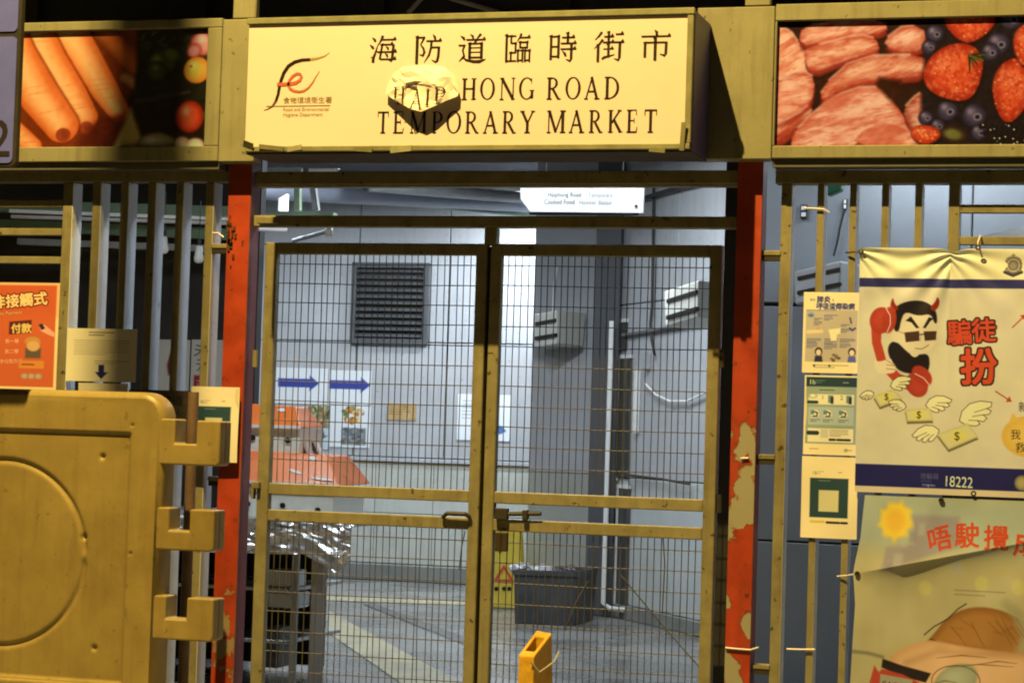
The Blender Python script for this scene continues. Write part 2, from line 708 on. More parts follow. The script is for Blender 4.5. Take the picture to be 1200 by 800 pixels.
# yellow band painted across the floor, edges worn
m_yline = mat('worn_yellow_line', (.36, .33, .20), .5, var=.2, scale=5, bump=.1, dirt=.95, dirtcol=(.18, .175, .16), chips=.9, chipcol=(.15, .15, .14))
mb = MB()
a, b_, c, d = ground_at(385, 716), ground_at(548, 805), ground_at(500, 822), ground_at(385, 742)
for p in (a, b_, c, d):
    p.z = .007
mb.add([a, d, c, b_], [(0, 1, 2, 3)])
o = obj('floor_line', mb, m_yline, floor)
mb = MB()
a, b_ = ground_at(330, 697), ground_at(590, 706)
c, d = ground_at(590, 711), ground_at(330, 702)
for p in (a, b_, c, d):
    p.z = .007
mb.add([a, d, c, b_], [(0, 1, 2, 3)])
obj('floor_line', mb, m_yline, floor)
# drain channel, dark
mb = MB()
a, b_, c, d = ground_at(440, 708), ground_at(560, 752), ground_at(560, 762), ground_at(425, 708)
for p in (a, b_, c, d):
    p.z = .0065
mb.add([a, d, c, b_], [(0, 1, 2, 3)])
obj('drain_channel', mb, mat('drain', (.09, .09, .088), .5, var=.2), floor)

# roof slab keeps the street light out of the hall
mb = MB()
mb.box(-14, 8, -.10, 13, 3.98, 4.15)
mb.box(-14, 8, -.10, -.02, 3.76, 3.9795)
struct('roof_slab', mb, mat('roof_concrete', (.07, .072, .075), .8, var=.15, scale=2, bump=.2))
mb = MB()
mb.box(-14, 8, .32, .40, 2.80, 3.975)
blk = obj('bulkhead', mb, mat('bulkhead_navy', (.035, .04, .05), .5, var=.2, scale=3, bump=.1))
tag(blk, 'dark navy board behind the top of the sign fascia', 'wall')
for k in range(9):
    x = -4.4+k*.93
    mb = MB()
    mb.box(x, x+.035, .26, .318, 3.2, 3.97)
    obj('rib', mb, m_dark, blk)
for (u0, v0, u1, v1) in ((478, 16, 505, -14), (1090, -10, 1050, 10), (600, 20, 520, -4)):
    pa, pb = at(u0, v0, .22), at(u1, v1, .22)
    mb = MB()
    mb.tube([pa, pb], .012, 6)
    obj('brace', mb, m_greypipe, blk)

# ------------------------------------------------------------------ interior walls
YB = 10.8
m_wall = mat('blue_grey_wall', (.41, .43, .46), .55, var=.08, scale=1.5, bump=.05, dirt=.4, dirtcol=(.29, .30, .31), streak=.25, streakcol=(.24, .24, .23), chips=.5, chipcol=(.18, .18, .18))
m_tile = mat('cream_tile', (.50, .52, .48), .3, var=.06, scale=3, bump=.03, dirt=.45, dirtcol=(.33, .33, .28), streak=.3, streakcol=(.28, .27, .22))
m_plinth = mat('grey_plinth', (.20, .21, .20), .6, var=.15, scale=3, bump=.1, dirt=.4, dirtcol=(.10, .10, .09))
zd = at(470, 540, YB).z
back = thing('hall_wall', (-4.5, YB, 0), 'far blue grey panelled wall with the louvre vent, tiled below', 'wall')
mb = MB()
mb.box(-11, 2, YB+.02, YB+.2, 0, 3.97)
obj('backing', mb, m_plinth, back)
xp = [-11, -9.4, -7.9, -6.5, at(458, 300, YB).x-.33, at(527, 300, YB).x, at(600, 300, YB).x+.35, -1.2, 2]
zp = [zd+.035, at(450, 398, YB).z-.02, at(450, 287, YB).z, 3.97]
for i in range(len(xp)-1):
    for j in range(3):
        mb = MB()
        mb.box(xp[i]+.006, xp[i+1]-.006, YB, YB+.019, zp[j]+.006, zp[j+1]-.006)
        obj('wall_panel', mb, m_wall, back, bevel=.004)
mb = MB()
mb.box(-11, 2, YB-.02, YB+.018, zd-.01, zd+.03)
obj('dado_rail', mb, m_wall, back, bevel=.005)
x = -8.0
while x < .5:
    for k in range(2):
        mb = MB()
        mb.box(x+.003, x+.597, YB+.001, YB+.018, .17+k*(zd-.19)/2+.003, .17+(k+1)*(zd-.19)/2-.003)
        obj('tile', mb, m_tile, back, bevel=.003)
    x += .6
mb = MB()
mb.box(-11, 2, YB-.06, YB+.018, 0.003, .165)
obj('plinth', mb, m_plinth, back, bevel=.01)
# louvre vent on that wall
x0, x1, z0, z1 = rect(413, 308, 503, 403, YB)
lv = thing('louvre_vent', ((x0+x1)/2, YB, z0), 'square dark grey louvre vent high on the far wall', 'vent')
mb = MB()
fw = .05
mb.box(x0, x1, YB-.05, YB-.001, z0, z0+fw).box(x0, x1, YB-.05, YB-.001, z1-fw, z1).box(x0, x0+fw, YB-.05, YB-.001, z0+fw, z1-fw).box(x1-fw, x1, YB-.05, YB-.001, z0+fw, z1-fw)
m_lv = mat('louvre_grey', (.07, .075, .08), .5, var=.15, bump=.05, dirt=.3, dirtcol=(.14, .13, .12))
obj('frame', mb, m_lv, lv)
mb = MB()
mb.box(x0+fw, x1-fw, YB-.008, YB-.002, z0+fw, z1-fw)
obj('back_plate', mb, m_dark, lv)
ns = 11
for k in range(ns):
    zc = z0+fw+(k+.5)*(z1-z0-2*fw)/ns
    M = Matrix.Translation((0, YB-.03, zc)) @ Matrix.Rotation(R(38), 4, 'X')
    mb = MB()
    mb.box(x0+fw+.004, x1-fw-.004, -.024, .024, -.004, .004, M=M)
    obj('slat', mb, m_lv, lv)

# bay wall: set forward, shaded
YS = 8.6
bx0, bx1 = at(621, 500, YS).x, at(700, 500, YS).x
bay = thing('bay_wall', ((bx0+bx1)/2, YS, 0), 'shaded grey wall of the bay behind the grey tub', 'wall')
zs = at(655, 553, YS).z
mb = MB()
mb.box(bx0, bx1+.6, YS, YB-.07, zs, 3.97)
obj('upper_wall', mb, mat('bay_grey', (.42, .44, .48), .6, var=.07, scale=2, bump=.06, dirt=.2, dirtcol=(.2, .2, .21)), bay)
mb = MB()
mb.box(bx0+.003, bx1+.6, YS+.012, YB-.07, .003, zs-.002)
obj('tiled_dado', mb, mat('bay_tile', (.40, .42, .39), .4, var=.12, scale=2, bump=.06, dirt=.5, dirtcol=(.24, .25, .24)), bay)

# pillar
YPIL = 7.95
px0, px1 = at(692, 500, YPIL).x, at(722, 500, YPIL).x
pil = thing('pillar', ((px0+px1)/2, YPIL, 0), 'dark grey square pillar beside the tall white conduit', 'pillar')
mb = MB()
mb.box(px0, px1, YPIL, YPIL+.5, .003, 3.97)
obj('shaft', mb, mat('pillar_grey', (.075, .08, .09), .6, var=.1, scale=3, bump=.08, dirt=.3, dirtcol=(.10, .10, .10)), pil, bevel=.008)
# slanting right wall
A = Vector((px1-.02, YPIL+.10, 0))
Bq = Vector((1.25, A.y-(1.25-A.x)*1.37, 0))
dr = (Bq-A).normalized()
nr = Vector((-dr.y, dr.x, 0))   # away from the hall
rw = thing('side_wall', (A+Bq)/2, 'pale blue grey wall slanting forward at the right of the hall', 'wall')
LW = (Bq-A).length


def rwp(s_, dpt, z):
    return A+dr*s_+nr*dpt+Vector((0, 0, z))


def slab(m_, s0, s1, d0, d1, z0, z1):
    m_.hexa([rwp(s0, d0, z0), rwp(s1, d0, z0), rwp(s1, d1, z0), rwp(s0, d1, z0), rwp(s0, d0, z1), rwp(s1, d0, z1), rwp(s1, d1, z1), rwp(s0, d1, z1)])
    return m_


def rw_hit(u, v, off=0.0):
    """where the view ray through a photo point meets the slanting wall"""
    k = FW + RI*(u-600)/FPX - UP*(v-400)/FPX
    k = Vector(k)
    c = Vector(CAM)
    n = Vector((nr.x, nr.y, 0))
    t = ((A-n*off)-c).dot(n)/k.dot(n)
    q = c+k*t
    return q, (q-A).dot(dr), q.z


obj('backing', slab(MB(), 0, LW, .02, .15, .003, 3.97), m_plinth, rw)
s_list = [0, 1.15, 2.3, LW]
zr = rw_hit(760, 562)[2]
for i in range(3):
    for (za, zb, mm) in ((zr+.01, 2.55, m_wall), (2.56, 3.96, m_wall), (.12, zr, mat('side_dado', (.47, .50, .50), .45, var=.07, scale=3, bump=.05, dirt=.35, dirtcol=(.30, .31, .29)))):
        obj('wall_panel', slab(MB(), s_list[i]+.004, s_list[i+1]-.004, 0.0, .019, za, zb), mm, rw, bevel=.004)
obj('plinth', slab(MB(), 0, LW, -.03, .019, .003, .115), m_plinth, rw, bevel=.006)

# near wall behind the right fence
YR = 1.7
nw0 = at(862, 500, YR).x
nw = thing('lobby_wall', (2.6, YR, 0), 'blue grey panelled wall close behind the right fence', 'wall')
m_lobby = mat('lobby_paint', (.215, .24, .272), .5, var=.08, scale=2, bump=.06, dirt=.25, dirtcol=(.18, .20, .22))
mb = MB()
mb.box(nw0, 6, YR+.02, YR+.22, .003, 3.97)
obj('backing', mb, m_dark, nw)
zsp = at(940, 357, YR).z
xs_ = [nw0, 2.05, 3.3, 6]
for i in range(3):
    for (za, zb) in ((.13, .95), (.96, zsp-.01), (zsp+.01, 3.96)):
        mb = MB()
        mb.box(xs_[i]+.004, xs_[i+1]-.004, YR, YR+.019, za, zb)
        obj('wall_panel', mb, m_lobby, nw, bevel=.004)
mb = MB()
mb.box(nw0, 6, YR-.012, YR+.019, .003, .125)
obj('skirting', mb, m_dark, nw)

# dark partition of the stall behind the left fence
YL = 3.4
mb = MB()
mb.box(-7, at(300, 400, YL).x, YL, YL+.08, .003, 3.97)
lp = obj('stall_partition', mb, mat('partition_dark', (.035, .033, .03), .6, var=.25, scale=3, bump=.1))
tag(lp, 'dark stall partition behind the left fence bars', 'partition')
mb = MB()
mb.box(-14, -13.9, .2, 13, .003, 3.97)
o = obj('end_wall', mb, m_wall)
tag(o, 'plain wall at the dark left end of the hall', 'wall')

# ------------------------------------------------------------------ street lamp (stands on the pavement edge, out of view above)
sl = thing('street_lamp', (-4.2, -4.5, -.1), 'tall sodium street lamp with a long arm over the pavement', 'street lamp')
mb = MB()
mb.tube([(-4.2, -4.5, -.1), (-4.2, -4.5, 5), (-4.2, -4.5, 9.2)], [.10, .08, .06], 12)
obj('pole', mb, m_greypipe, sl)
mb = MB()
mb.tube([(-4.2, -4.5, 9.15), (-3.4, -4.48, 9.5), (-1.2, -4.41, 9.62)], .035, 10)
obj('arm', mb, m_greypipe, sl)
mb = MB()
mb.hexa([(-1.3, -4.52, 9.42), (-.4, -4.55, 9.42), (-.4, -4.25, 9.42), (-1.3, -4.28, 9.42), (-1.2, -4.46, 9.64), (-.5, -4.46, 9.60), (-.5, -4.34, 9.60), (-1.2, -4.34, 9.64)])
obj('lamp_head', mb, m_greypipe, sl, bevel=.02)
ld = bpy.data.lights.new('sodium_light', 'SPOT')
ld.energy = STREET_W
ld.color = SODIUM
ld.shadow_soft_size = .045
ld.spot_size = R(150)
ld.spot_blend = .3
lo = bpy.data.objects.new('sodium_light', ld)
lo.location = LAMP_POS
lo.rotation_euler = (R(12), 0, 0)
place_light(lo, sl)

# narrow plate on a mast, added out of view to shade some of the left fins
_c = at(176, 330, 0.0)
_tx = LAMP_POS[0]+.25*(_c.x-LAMP_POS[0])
ms = thing('shade_mast', (-3.6, -3.3, -.1), 'narrow dark plate on a tall mast, added out of view to shade the left fins', 'sign')
mb = MB()
mb.tube([(-3.6, -3.3, -.1), (-3.6, -3.3, 8.5)], .06, 12)
obj('mast', mb, m_greypipe, ms)
mb = MB()
mb.tube([(-3.6, -3.3, 8.3), (_tx+.1, -3.3, 8.3)], .025, 8)
obj('arm', mb, m_greypipe, ms)
mb = MB()
mb.box(_tx-.065, _tx+.065, -3.33, -3.28, 7.28, 8.27)
obj('plate', mb, m_dark, ms, bevel=.01)

# ------------------------------------------------------------------ fascia
YF = -.15
ZF0, ZF1 = 2.705, 3.385
XA = at(258.5, 100, YF).x     # joint right of the left picture panel
XB = at(906, 100, YF).x       # joint left of the right picture panel


def picture_panel(xa, xb, label, px_rect, canvas):
    t = thing('picture_board', ((xa+xb)/2, YF, ZF0), label, 'picture panel')
    ix0, ix1, iz0, iz1 = px_rect
    f0, f1 = YF, YF+.11
    mb = MB()
    mb.box(xa, xb, f0, f1, iz1, ZF1)
    obj('frame_rail', mb, m_fascia, t, bevel=.004)
    mb = MB()
    mb.box(xa, xb, f0, f1, ZF0, iz0)
    obj('frame_rail', mb, m_fascia, t, bevel=.004)
    mb = MB()
    mb.box(xa, ix0, f0, f1, iz0+.0005, iz1-.0005)
    obj('frame_stile', mb, m_fascia, t, bevel=.003)
    mb = MB()
    mb.box(ix1, xb, f0, f1, iz0+.0005, iz1-.0005)
    obj('frame_stile', mb, m_fascia, t, bevel=.003)
    mb = MB()
    mb.box(ix0, ix1, YF+.03, YF+.1, iz0, iz1)
    obj('back_board', mb, m_dark, t)
    canvas.sheet('printed_picture', t, ix0, ix1, iz0, iz1, YF+.022, k=1.45, rough=.3)
    mb = MB()
    mb.box(xa, xb, YF+.02, YF+.13, ZF0-.035, ZF0-.002)
    obj('drip_channel', mb, mat('channel_grey', (.10, .105, .11), .4, var=.1, bump=.03), t)
    return t


# --- vegetable picture; the sheet runs on out of the frame to the left
cv = Canvas(262, 138, .62, (34, 20, 6))
OX, OY = -19, 36           # canvas x = photo x - OX


def q(*pts):
    return [(x-OX, y-OY) for x, y in pts]


cv.poly(q((-19, 30), (160, 30), (160, 100), (120, 180), (-19, 180)), (120, 44, 8), 4)
CR, CE, CH = (250, 142, 56), (214, 92, 24), (255, 186, 92)
cv.line(q((118, 36), (150, 68), (160, 84)), [22, 26, 18], (190, 92, 26), 1, shade=(120, 44, 8))
cv.line(q((148, 92), (166, 104), (172, 112)), [14, 18, 12], (205, 130, 60), 2, shade=(110, 60, 16))
for pts, w in (([(-30, 60), (-8, 110), (24, 170)], [26, 30, 24]), ([(70, 26), (96, 60), (124, 105), (142, 132)], [40, 32, 27, 20]), ([(34, 26), (60, 72), (88, 114), (104, 138)], [36, 33, 30, 24]), ([(14, 26), (24, 66), (48, 112), (76, 148)], [20, 34, 40, 34]), ([(20, 148), (28, 160), (44, 172)], [14, 20, 16])):
    w = [v*1.18 for v in w]
    cv.line(q(*pts), [v+3 for v in w], (120, 40, 8), 2)
    cv.line(q(*pts), w, CR, 1.2, shade=CE, col2=(246, 124, 50))
    cv.line([(x-4, y-2) for x, y in q(*pts)], [v*.45 for v in w], CH, 7, .8)
    for k in range(7):
        t = random.random()*(len(pts)-1)
        i = int(t)
        t -= i
        x, y = q(pts[i])[0][0]*(1-t)+q(pts[i+1])[0][0]*t, q(pts[i])[0][1]*(1-t)+q(pts[i+1])[0][1]*t
        cv.line([(x-w[i]*.3, y+random.uniform(-2, 3)), (x+w[i]*.25, y-random.uniform(0, 5))], .9, (206, 92, 30), 1.2, .35)
for (x, y, r_) in ((78, 159, 8.5), (105, 151, 8)):
    cv.ell(x-OX, y-OY, r_, r_*.95, (176, 66, 24), soft=1.2, edge=(140, 44, 14))
    cv.ell(x-OX+1, y-OY, r_*.55, r_*.6, (140, 52, 18), soft=1.2)
cv.poly(q((96, 166), (120, 140), (150, 134), (150, 180), (90, 180)), (92, 26, 10), 4, .8)
cv.poly(q((156, 128), (174, 176), (136, 178)), (176, 150, 62), 3)
cv.poly(q((164, 30), (243, 30), (243, 130), (176, 130), (158, 112)), (30, 26, 8), 3)
for k in range(26):
    x = random.uniform(164, 222)
    y = random.uniform(37, 62)
    cv.line(q((x, y), (x+random.uniform(-8, 8), y+random.uniform(3, 9))), 1.4, random.choice([(66, 74, 22), (40, 50, 12), (84, 88, 34), (56, 62, 20)]), .8, .8)
cv.ell(191-OX, 74-OY, 20, 16, (72, 82, 22), -.4, 3, edge=(24, 30, 6), hl=(140, 140, 52))
cv.ell(184-OX, 86-OY, 14, 12, (60, 72, 18), .3, 3, edge=(18, 22, 4), hl=(112, 118, 42), off=(-.2, -.4))
cv.ell(200-OX, 66-OY, 11, 9, (86, 98, 30), .3, 3, edge=(40, 48, 10))
cv.line(q((162, 120), (190, 116), (222, 110)), [9, 11, 6], (56, 46, 26), 2, shade=(24, 18, 8))
cv.ell(236-OX, 54-OY, 15, 14, (222, 140, 100), .5, 2.5, edge=(150, 64, 44), hl=(240, 190, 150))
cv.ell(226-OX, 62-OY, 8, 9, (214, 120, 92), .5, 2, edge=(130, 50, 36))
cv.ell(230-OX, 84.5-OY, 15, 15.5, (236, 160, 48), 0, 1.2, edge=(196, 108, 24), hl=(252, 200, 92))
cv.ell(223-OX, 80-OY, 1.6, 1.4, (120, 70, 20), 0, 1)
cv.ell(223.5-OX, 139-OY, 16.5, 19, (206, 72, 26), 0, 1.3, edge=(120, 24, 8), hl=(246, 150, 92))
for k in range(5):
    a = -1+k*.6
    cv.line(q((239, 136), (239+6*math.cos(a), 136+6*math.sin(a))), 1.3, (70, 66, 20), .6)
cv.ell(187-OX, 172-OY, 23, 15, (168, 152, 84), 0, 2, edge=(104, 92, 44), hl=(206, 190, 120))
cv.ell(216-OX, 172-OY, 10, 10, (196, 160, 104), 0, 1.5, edge=(130, 96, 54))
cv.ell(231-OX, 173-OY, 11, 9, (226, 200, 140), 0, 1.5, edge=(160, 126, 76))
# this side of the print is paler than it looks in the photograph, where shade lies on it
_g = np.clip((cv.X+OX-118)/40, 0, 1)*np.clip((262-(cv.X+OX))/40, 0, 1)
cv.C = cv.C*(1+np.array([.40, .30, .25])*_g[..., None])+4*_g[..., None]
cv.noise(3, 5)
XL0 = at(-19, 100, YF+.022).x
XL1 = at(243.5, 100, YF+.022).x
pz0, pz1 = at(133, 172.5, YF+.022).z, at(133, 36.2, YF+.022).z
picture_panel(XL0-.09, XA-.003, 'fascia panel with a printed picture of carrots and vegetables', (XL0, XL1, pz0, pz1), cv)

# --- meat and berries picture
cv = Canvas(340, 147, .62, (48, 22, 10))
OX, OY = 911, 26


def SLP(x):
    return -.040*(x-911)*.55


def q2(*pts):
    return [(x-OX, y-OY-SLP(x)*(1-(y-26)/147)) for x, y in pts]


ME, MS, MD = (244, 160, 104), (214, 96, 54), (150, 42, 20)
meats = [
    ([(905, 30), (925, 34), (938, 52), (956, 68), (956, 82), (930, 96), (905, 100)], ME, (206, 104, 62)),
    ([(940, 30), (990, 24), (1040, 24), (1042, 38), (1006, 42), (975, 50), (936, 54)], (240, 158, 108), (200, 84, 48)),
    ([(946, 56), (1010, 40), (1030, 46), (1034, 62), (990, 72), (952, 88), (943, 68)], (236, 150, 98), (190, 70, 38)),
    ([(1036, 48), (1066, 26), (1092, 40), (1086, 60), (1050, 62)], (240, 160, 110), (190, 76, 44)),
    ([(964, 104), (1006, 66), (1090, 64), (1092, 90), (1040, 94), (990, 104), (966, 122)], (232, 146, 96), (180, 60, 32)),
    ([(905, 98), (940, 82), (958, 92), (954, 124), (930, 144), (905, 158)], (238, 150, 100), (190, 76, 46)),
    ([(905, 150), (936, 136), (952, 122), (956, 134), (930, 160), (905, 172)], (196, 70, 36), (140, 40, 18)),
    ([(932, 158), (960, 128), (1000, 104), (1040, 102), (1058, 130), (1074, 152), (1090, 160), (1090, 180), (930, 180)], (240, 160, 112), (200, 84, 50)),
    ([(1062, 130), (1080, 110), (1088, 112), (1090, 160), (1070, 150)], (214, 128, 90), (150, 60, 34)),
    ([(1000, 172), (1020, 150), (1050, 146), (1078, 160), (1090, 178)], (236, 140, 90), (206, 92, 56)),
]
for n_m, (P_, c1, c2) in enumerate(meats):
    Q = q2(*P_)
    cv.blob([(x+4, y+10) for x, y in Q], (46, 12, 5), 4, .85, it=1)
    cv.blob([(x+1, y+7) for x, y in Q], (164, 54, 28), 1.6, .95, shade=((120, 30, 14), 5), it=1)
    Q = cv.blob(Q, c1, 1.2, 1, shade=(c2, 9), it=1)
    an = -.25+random.uniform(-.35, .2)
    cv.grain(Q, ((255, 204, 148), (196, 74, 40)), an, 7, 3.2, 1.5, -.1, 1.4, .5)
    cv.grain(Q, ((252, 190, 132), (176, 56, 28)), an, 1.8, 4.0, 1.5, .35, 1.8, .3)
    # lit upper rim and dark cut side
    cv.line([Q[i] for i in range(0, max(3, len(Q)//3))], 2.2, (255, 206, 150), 1.4, .55)
cv.ell(*q2((982, 122))[0], 16, 9, (206, 92, 54), -.3, 3, .7)
cv.ell(*q2((1040, 160))[0], 24, 10, (212, 98, 60), -.2, 3, .7)
cv.poly(q2((1034, 92), (1060, 96), (1056, 126), (1044, 116), (1030, 100)), (56, 20, 8), 3)
cv.poly(q2((1090, 10), (1275, 10), (1275, 190), (1088, 190), (1084, 120)), (34, 20, 16), 3)


def strawberry(cx, cy, rx, ry, rot):
    (x, y), = q2((cx, cy))
    c_, s_ = math.cos(rot), math.sin(rot)
    H = []
    for a in np.linspace(0, 2*math.pi, 30)[:-1]:
        u = rx*math.cos(a)*(1-.28*max(0, math.sin(a))**1.5)
        v = ry*(math.sin(a)*1.12-.06*math.cos(2*a))
        H.append((x+u*c_-v*s_, y+u*s_+v*c_))
    cv.poly([(a+1.5, b+2.5) for a, b in H], (24, 8, 5), 2)
    cv.poly(H, (226, 78, 32), 1.1, 1, shade=((160, 34, 12), min(rx, ry)*.5))
    cv.ell(x-rx*.3*c_, y-ry*.35, rx*.45, ry*.3, (248, 138, 78), rot, 6, .5)
    cv.grain(H, ((244, 130, 70), (176, 40, 14)), rot, 3.5, 1.0, 1, .0, 1.6, .5)
    for k in range(46):
        a, r_ = random.uniform(0, 6.28), random.uniform(0, .92)**.6
        u, v = rx*r_*math.cos(a), ry*r_*math.sin(a)
        xx, yy = x+u*math.cos(rot)-v*math.sin(rot), y+u*math.sin(rot)+v*math.cos(rot)
        cv.ell(xx, yy, 1.0, .8, random.choice([(250, 176, 90), (200, 66, 20), (180, 54, 16)]), 0, .6, .8)


def berry(cx, cy, r_):
    (x, y), = q2((cx, cy))
    cv.ell(x, y, r_, r_*.95, (74, 58, 66), 0, 1.4, edge=(30, 20, 26), hl=(150, 126, 122))
    cv.ell(x+r_*.25, y+r_*.1, r_*.34, r_*.30, (128, 108, 104), 0, 1)
    cv.ell(x+r_*.25, y+r_*.1, r_*.18, r_*.16, (30, 22, 26), 0, .8)


for b_ in ((1098, 40, 11), (1092, 56, 9), (1186, 22, 14), (1172, 52, 14), (1163, 62, 11), (1115, 132, 13), (1146, 138, 15), (1090, 140, 9), (1104, 150, 9), (1152, 158, 10), (1215, 120, 13), (1180, 92, 8), (1230, 90, 14)):
    berry(*b_)
strawberry(1138, 24, 30, 22, .1)
strawberry(1122, 86, 36, 30, -.5)
strawberry(1190, 106, 24, 33, .15)
strawberry(1205, 52, 16, 22, .1)
strawberry(1250, 50, 26, 30, .2)
strawberry(1090, 160, 18, 10, .1)
for k in range(14):
    a = random.uniform(-.3, 1.6)
    x, y = q2((1139, 66))[0]
    cv.line([(x, y), (x+random.uniform(12, 22)*math.cos(a), y+random.uniform(10, 22)*math.sin(a))], [2.4, 1], random.choice([(64, 66, 20), (96, 92, 34), (40, 40, 10)]), .8)
cv.ell(*q2((1122, 160))[0], 14, 8, (112, 104, 40), .2, 3, edge=(70, 40, 14))
for k in range(60):
    x, y = q2((random.uniform(1155, 1262), random.uniform(150, 176)))[0]
    cv.ell(x, y, 3.4, 3, (30, 18, 16), 0, .8, edge=(14, 8, 8))
    if k % 2:
        cv.ell(x-1, y-1, .9, .8, (236, 214, 160), 0, .6)
cv.noise(3, 4)
XR0 = at(910, 100, YF+.022).x
XR1 = at(1250, 100, YF+.022).x
pz0, pz1 = at(1000, 171, YF+.022).z, at(1000, 24, YF+.022).z
picture_panel(XB+.003, XR1+.09, 'fascia panel with a printed picture of raw meat and strawberries', (XR0, XR1, pz0, pz1), cv)

# plain plates between the pictures and the sign
for (xa, xb, lab) in ((XA, at(300, 100, YF).x, 'plain olive fascia plate left of the sign box'), (at(815, 100, YF).x, XB, 'plain olive fascia plate right of the sign box, sign shadow on it')):
    mb = MB()
    mb.box(xa, xb, YF, YF+.1, ZF0-.003, ZF1-.008)
    o = obj('fascia_plate', mb, m_fascia, bevel=.004)
    tag(o, lab, 'plate')
for (u0, u1, lab) in ((273, 300, 'short olive post above the left end of the sign'), (873, 903, 'short olive post above the fascia right of the sign')):
    x0, x1 = at(u0, 10, -.148).x, at(u1, 10, -.148).x
    mb = MB()
    mb.box(x0, x1, -.148, -.105, 3.38, 3.97)
    o = obj('roof_post', mb, m_fascia, bevel=.005)
    tag(o, lab, 'post')
mb = MB()
mb.box(XA+.05, XB-.05, YF+.02, YF+.13, ZF0+.04, ZF1-.05)
o = obj('fascia_beam', mb, m_dark)
tag(o, 'dark beam that carries the sign box, behind it', 'beam')

# ------------------------------------------------------------------ the sign box
YG = -.50
SX0, SX1, SZ0, SZ1 = at(289, 100, YG).x, at(812, 100, YG).x, 2.712, 3.290
sg = thing('sign_box', (0, YG, SZ0), 'cream light box sign with black market lettering and a torn bulge', 'sign')
mb = MB()
mb.box(SX0, SX1, YG+.012, YF-.002, SZ0-.012, SZ1+.014)
obj('case', mb, mat('case_cool_tint', (.09, .085, .42), .35, var=.12, scale=3, bump=.05, dirt=.3, dirtcol=(.10, .09, .10)), sg, bevel=.004)  # blue in the case colour stands in for cool light from the right
face_box = MB()
face_box.box(SX0+.004, SX1-.03, YG-.002, YG+.0115, SZ0+.014, SZ1-.012)
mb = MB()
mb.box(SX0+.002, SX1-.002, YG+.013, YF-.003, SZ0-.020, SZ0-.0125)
obj('underside_shade', mb, mat('sign_underside_shade', (.05, .04, .03), .7, var=.2, bump=.1), sg)  # dark sheet added below the case to stand for shade
m_face = mat('cream_acrylic', (.68, .585, .62), .35, var=.025, scale=1.5, bump=.015, dirt=.07, dirtcol=(.5, .46, .3), fine=15)
obj('face', face_box, m_face, sg)
m_gold = mat('brass_trim', S(176, 150, 66, 1.5), .38, metal=.1, var=.16, scale=12, bump=.12, dirt=.35, dirtcol=(.08, .07, .03))
for (xa, xb, za, zb) in ((SX0-.004, SX1+.002, SZ1-.010, SZ1+.018), (SX0+.01, SX1-.004, SZ0-.012, SZ0+.0125)):
    mb = MB()
    mb.box(xa, xb, YG-.014, YG+.0112, za, zb)
    obj('edge_trim', mb, m_gold, sg, bevel=.003)
mb = MB()
mb.box(SX1-.03, SX1-.002, YG-.010, YG+.0112, SZ0+.013, SZ1-.011)
obj('edge_trim', mb, m_gold, sg, bevel=.003)
# bent ends of the lower trim
for (u, v, w, h, tw) in ((291, 170, .05, .035, 20), (318, 173, .12, .02, 6), (345, 174, .07, .025, -9), (425, 175, .09, .02, 5), (470, 175, .10, .026, -6), (800, 160, .02, .12, 4), (770, 176, .07, .018, 5)):
    p = at(u, v, YG-.02)
    M = Matrix.Translation(p) @ Matrix.Rotation(R(tw), 4, 'Y') @ Matrix.Rotation(R(tw*1.5), 4, 'X')
    mb = MB()
    mb.box(-w/2, w/2, -.003, .003, -h/2, h/2, M=M)
    obj('bent_trim', mb, m_gold, sg)


# --- hand-cut letter shapes
def strip(mbx, pts, ws, fx, mi=0):
    P = [Vector((x, y)) for x, y in pts]
    L_, R_ = [], []
    for i, p in enumerate(P):
        d = (P[min(i+1, len(P)-1)]-P[max(i-1, 0)])
        d = d.normalized() if d.length > 0 else Vector((1, 0))
        n = Vector((-d.y, d.x))
        w = ws[i] if isinstance(ws, (list, tuple)) else ws
        L_.append(p+n*w/2)
        R_.append(p-n*w/2)
    vs = [fx(a.x, a.y) for a in L_]+[fx(a.x, a.y) for a in R_]
    n = len(P)
    mbx.add(vs, [(i, i+1, n+i+1, n+i) for i in range(n-1)], mi)


def curve(p0, p1, p2, n=8):
    return [((1-t)**2*p0[0]+2*t*(1-t)*p1[0]+t*t*p2[0], (1-t)**2*p0[1]+2*t*(1-t)*p1[1]+t*t*p2[1]) for t in [i/n for i in range(n+1)]]


def arc(cx, cy, rx, ry, a0, a1, n=20):
    return [(cx+rx*math.cos(R(a0+(a1-a0)*i/n)), cy+ry*math.sin(R(a0+(a1-a0)*i/n))) for i in range(n+1)]


def arcw(a0, a1, thick, thin, n=20):
    return [thin+(thick-thin)*abs(math.cos(R(a0+(a1-a0)*i/n)))**1.6 for i in range(n+1)]


TK, TN, SF = 13, 4.6, 3.4


def stem(x, y0=0, y1=100, w=TK, bot=True, top=True):
    r_ = [([(x, y0), (x, y1)], w)]
    if bot:
        r_.append(([(x-w/2-7, y0+1.7), (x+w/2+7, y0+1.7)], SF))
    if top:
        r_.append(([(x-w/2-7, y1-1.7), (x+w/2+7, y1-1.7)], SF))
    return r_


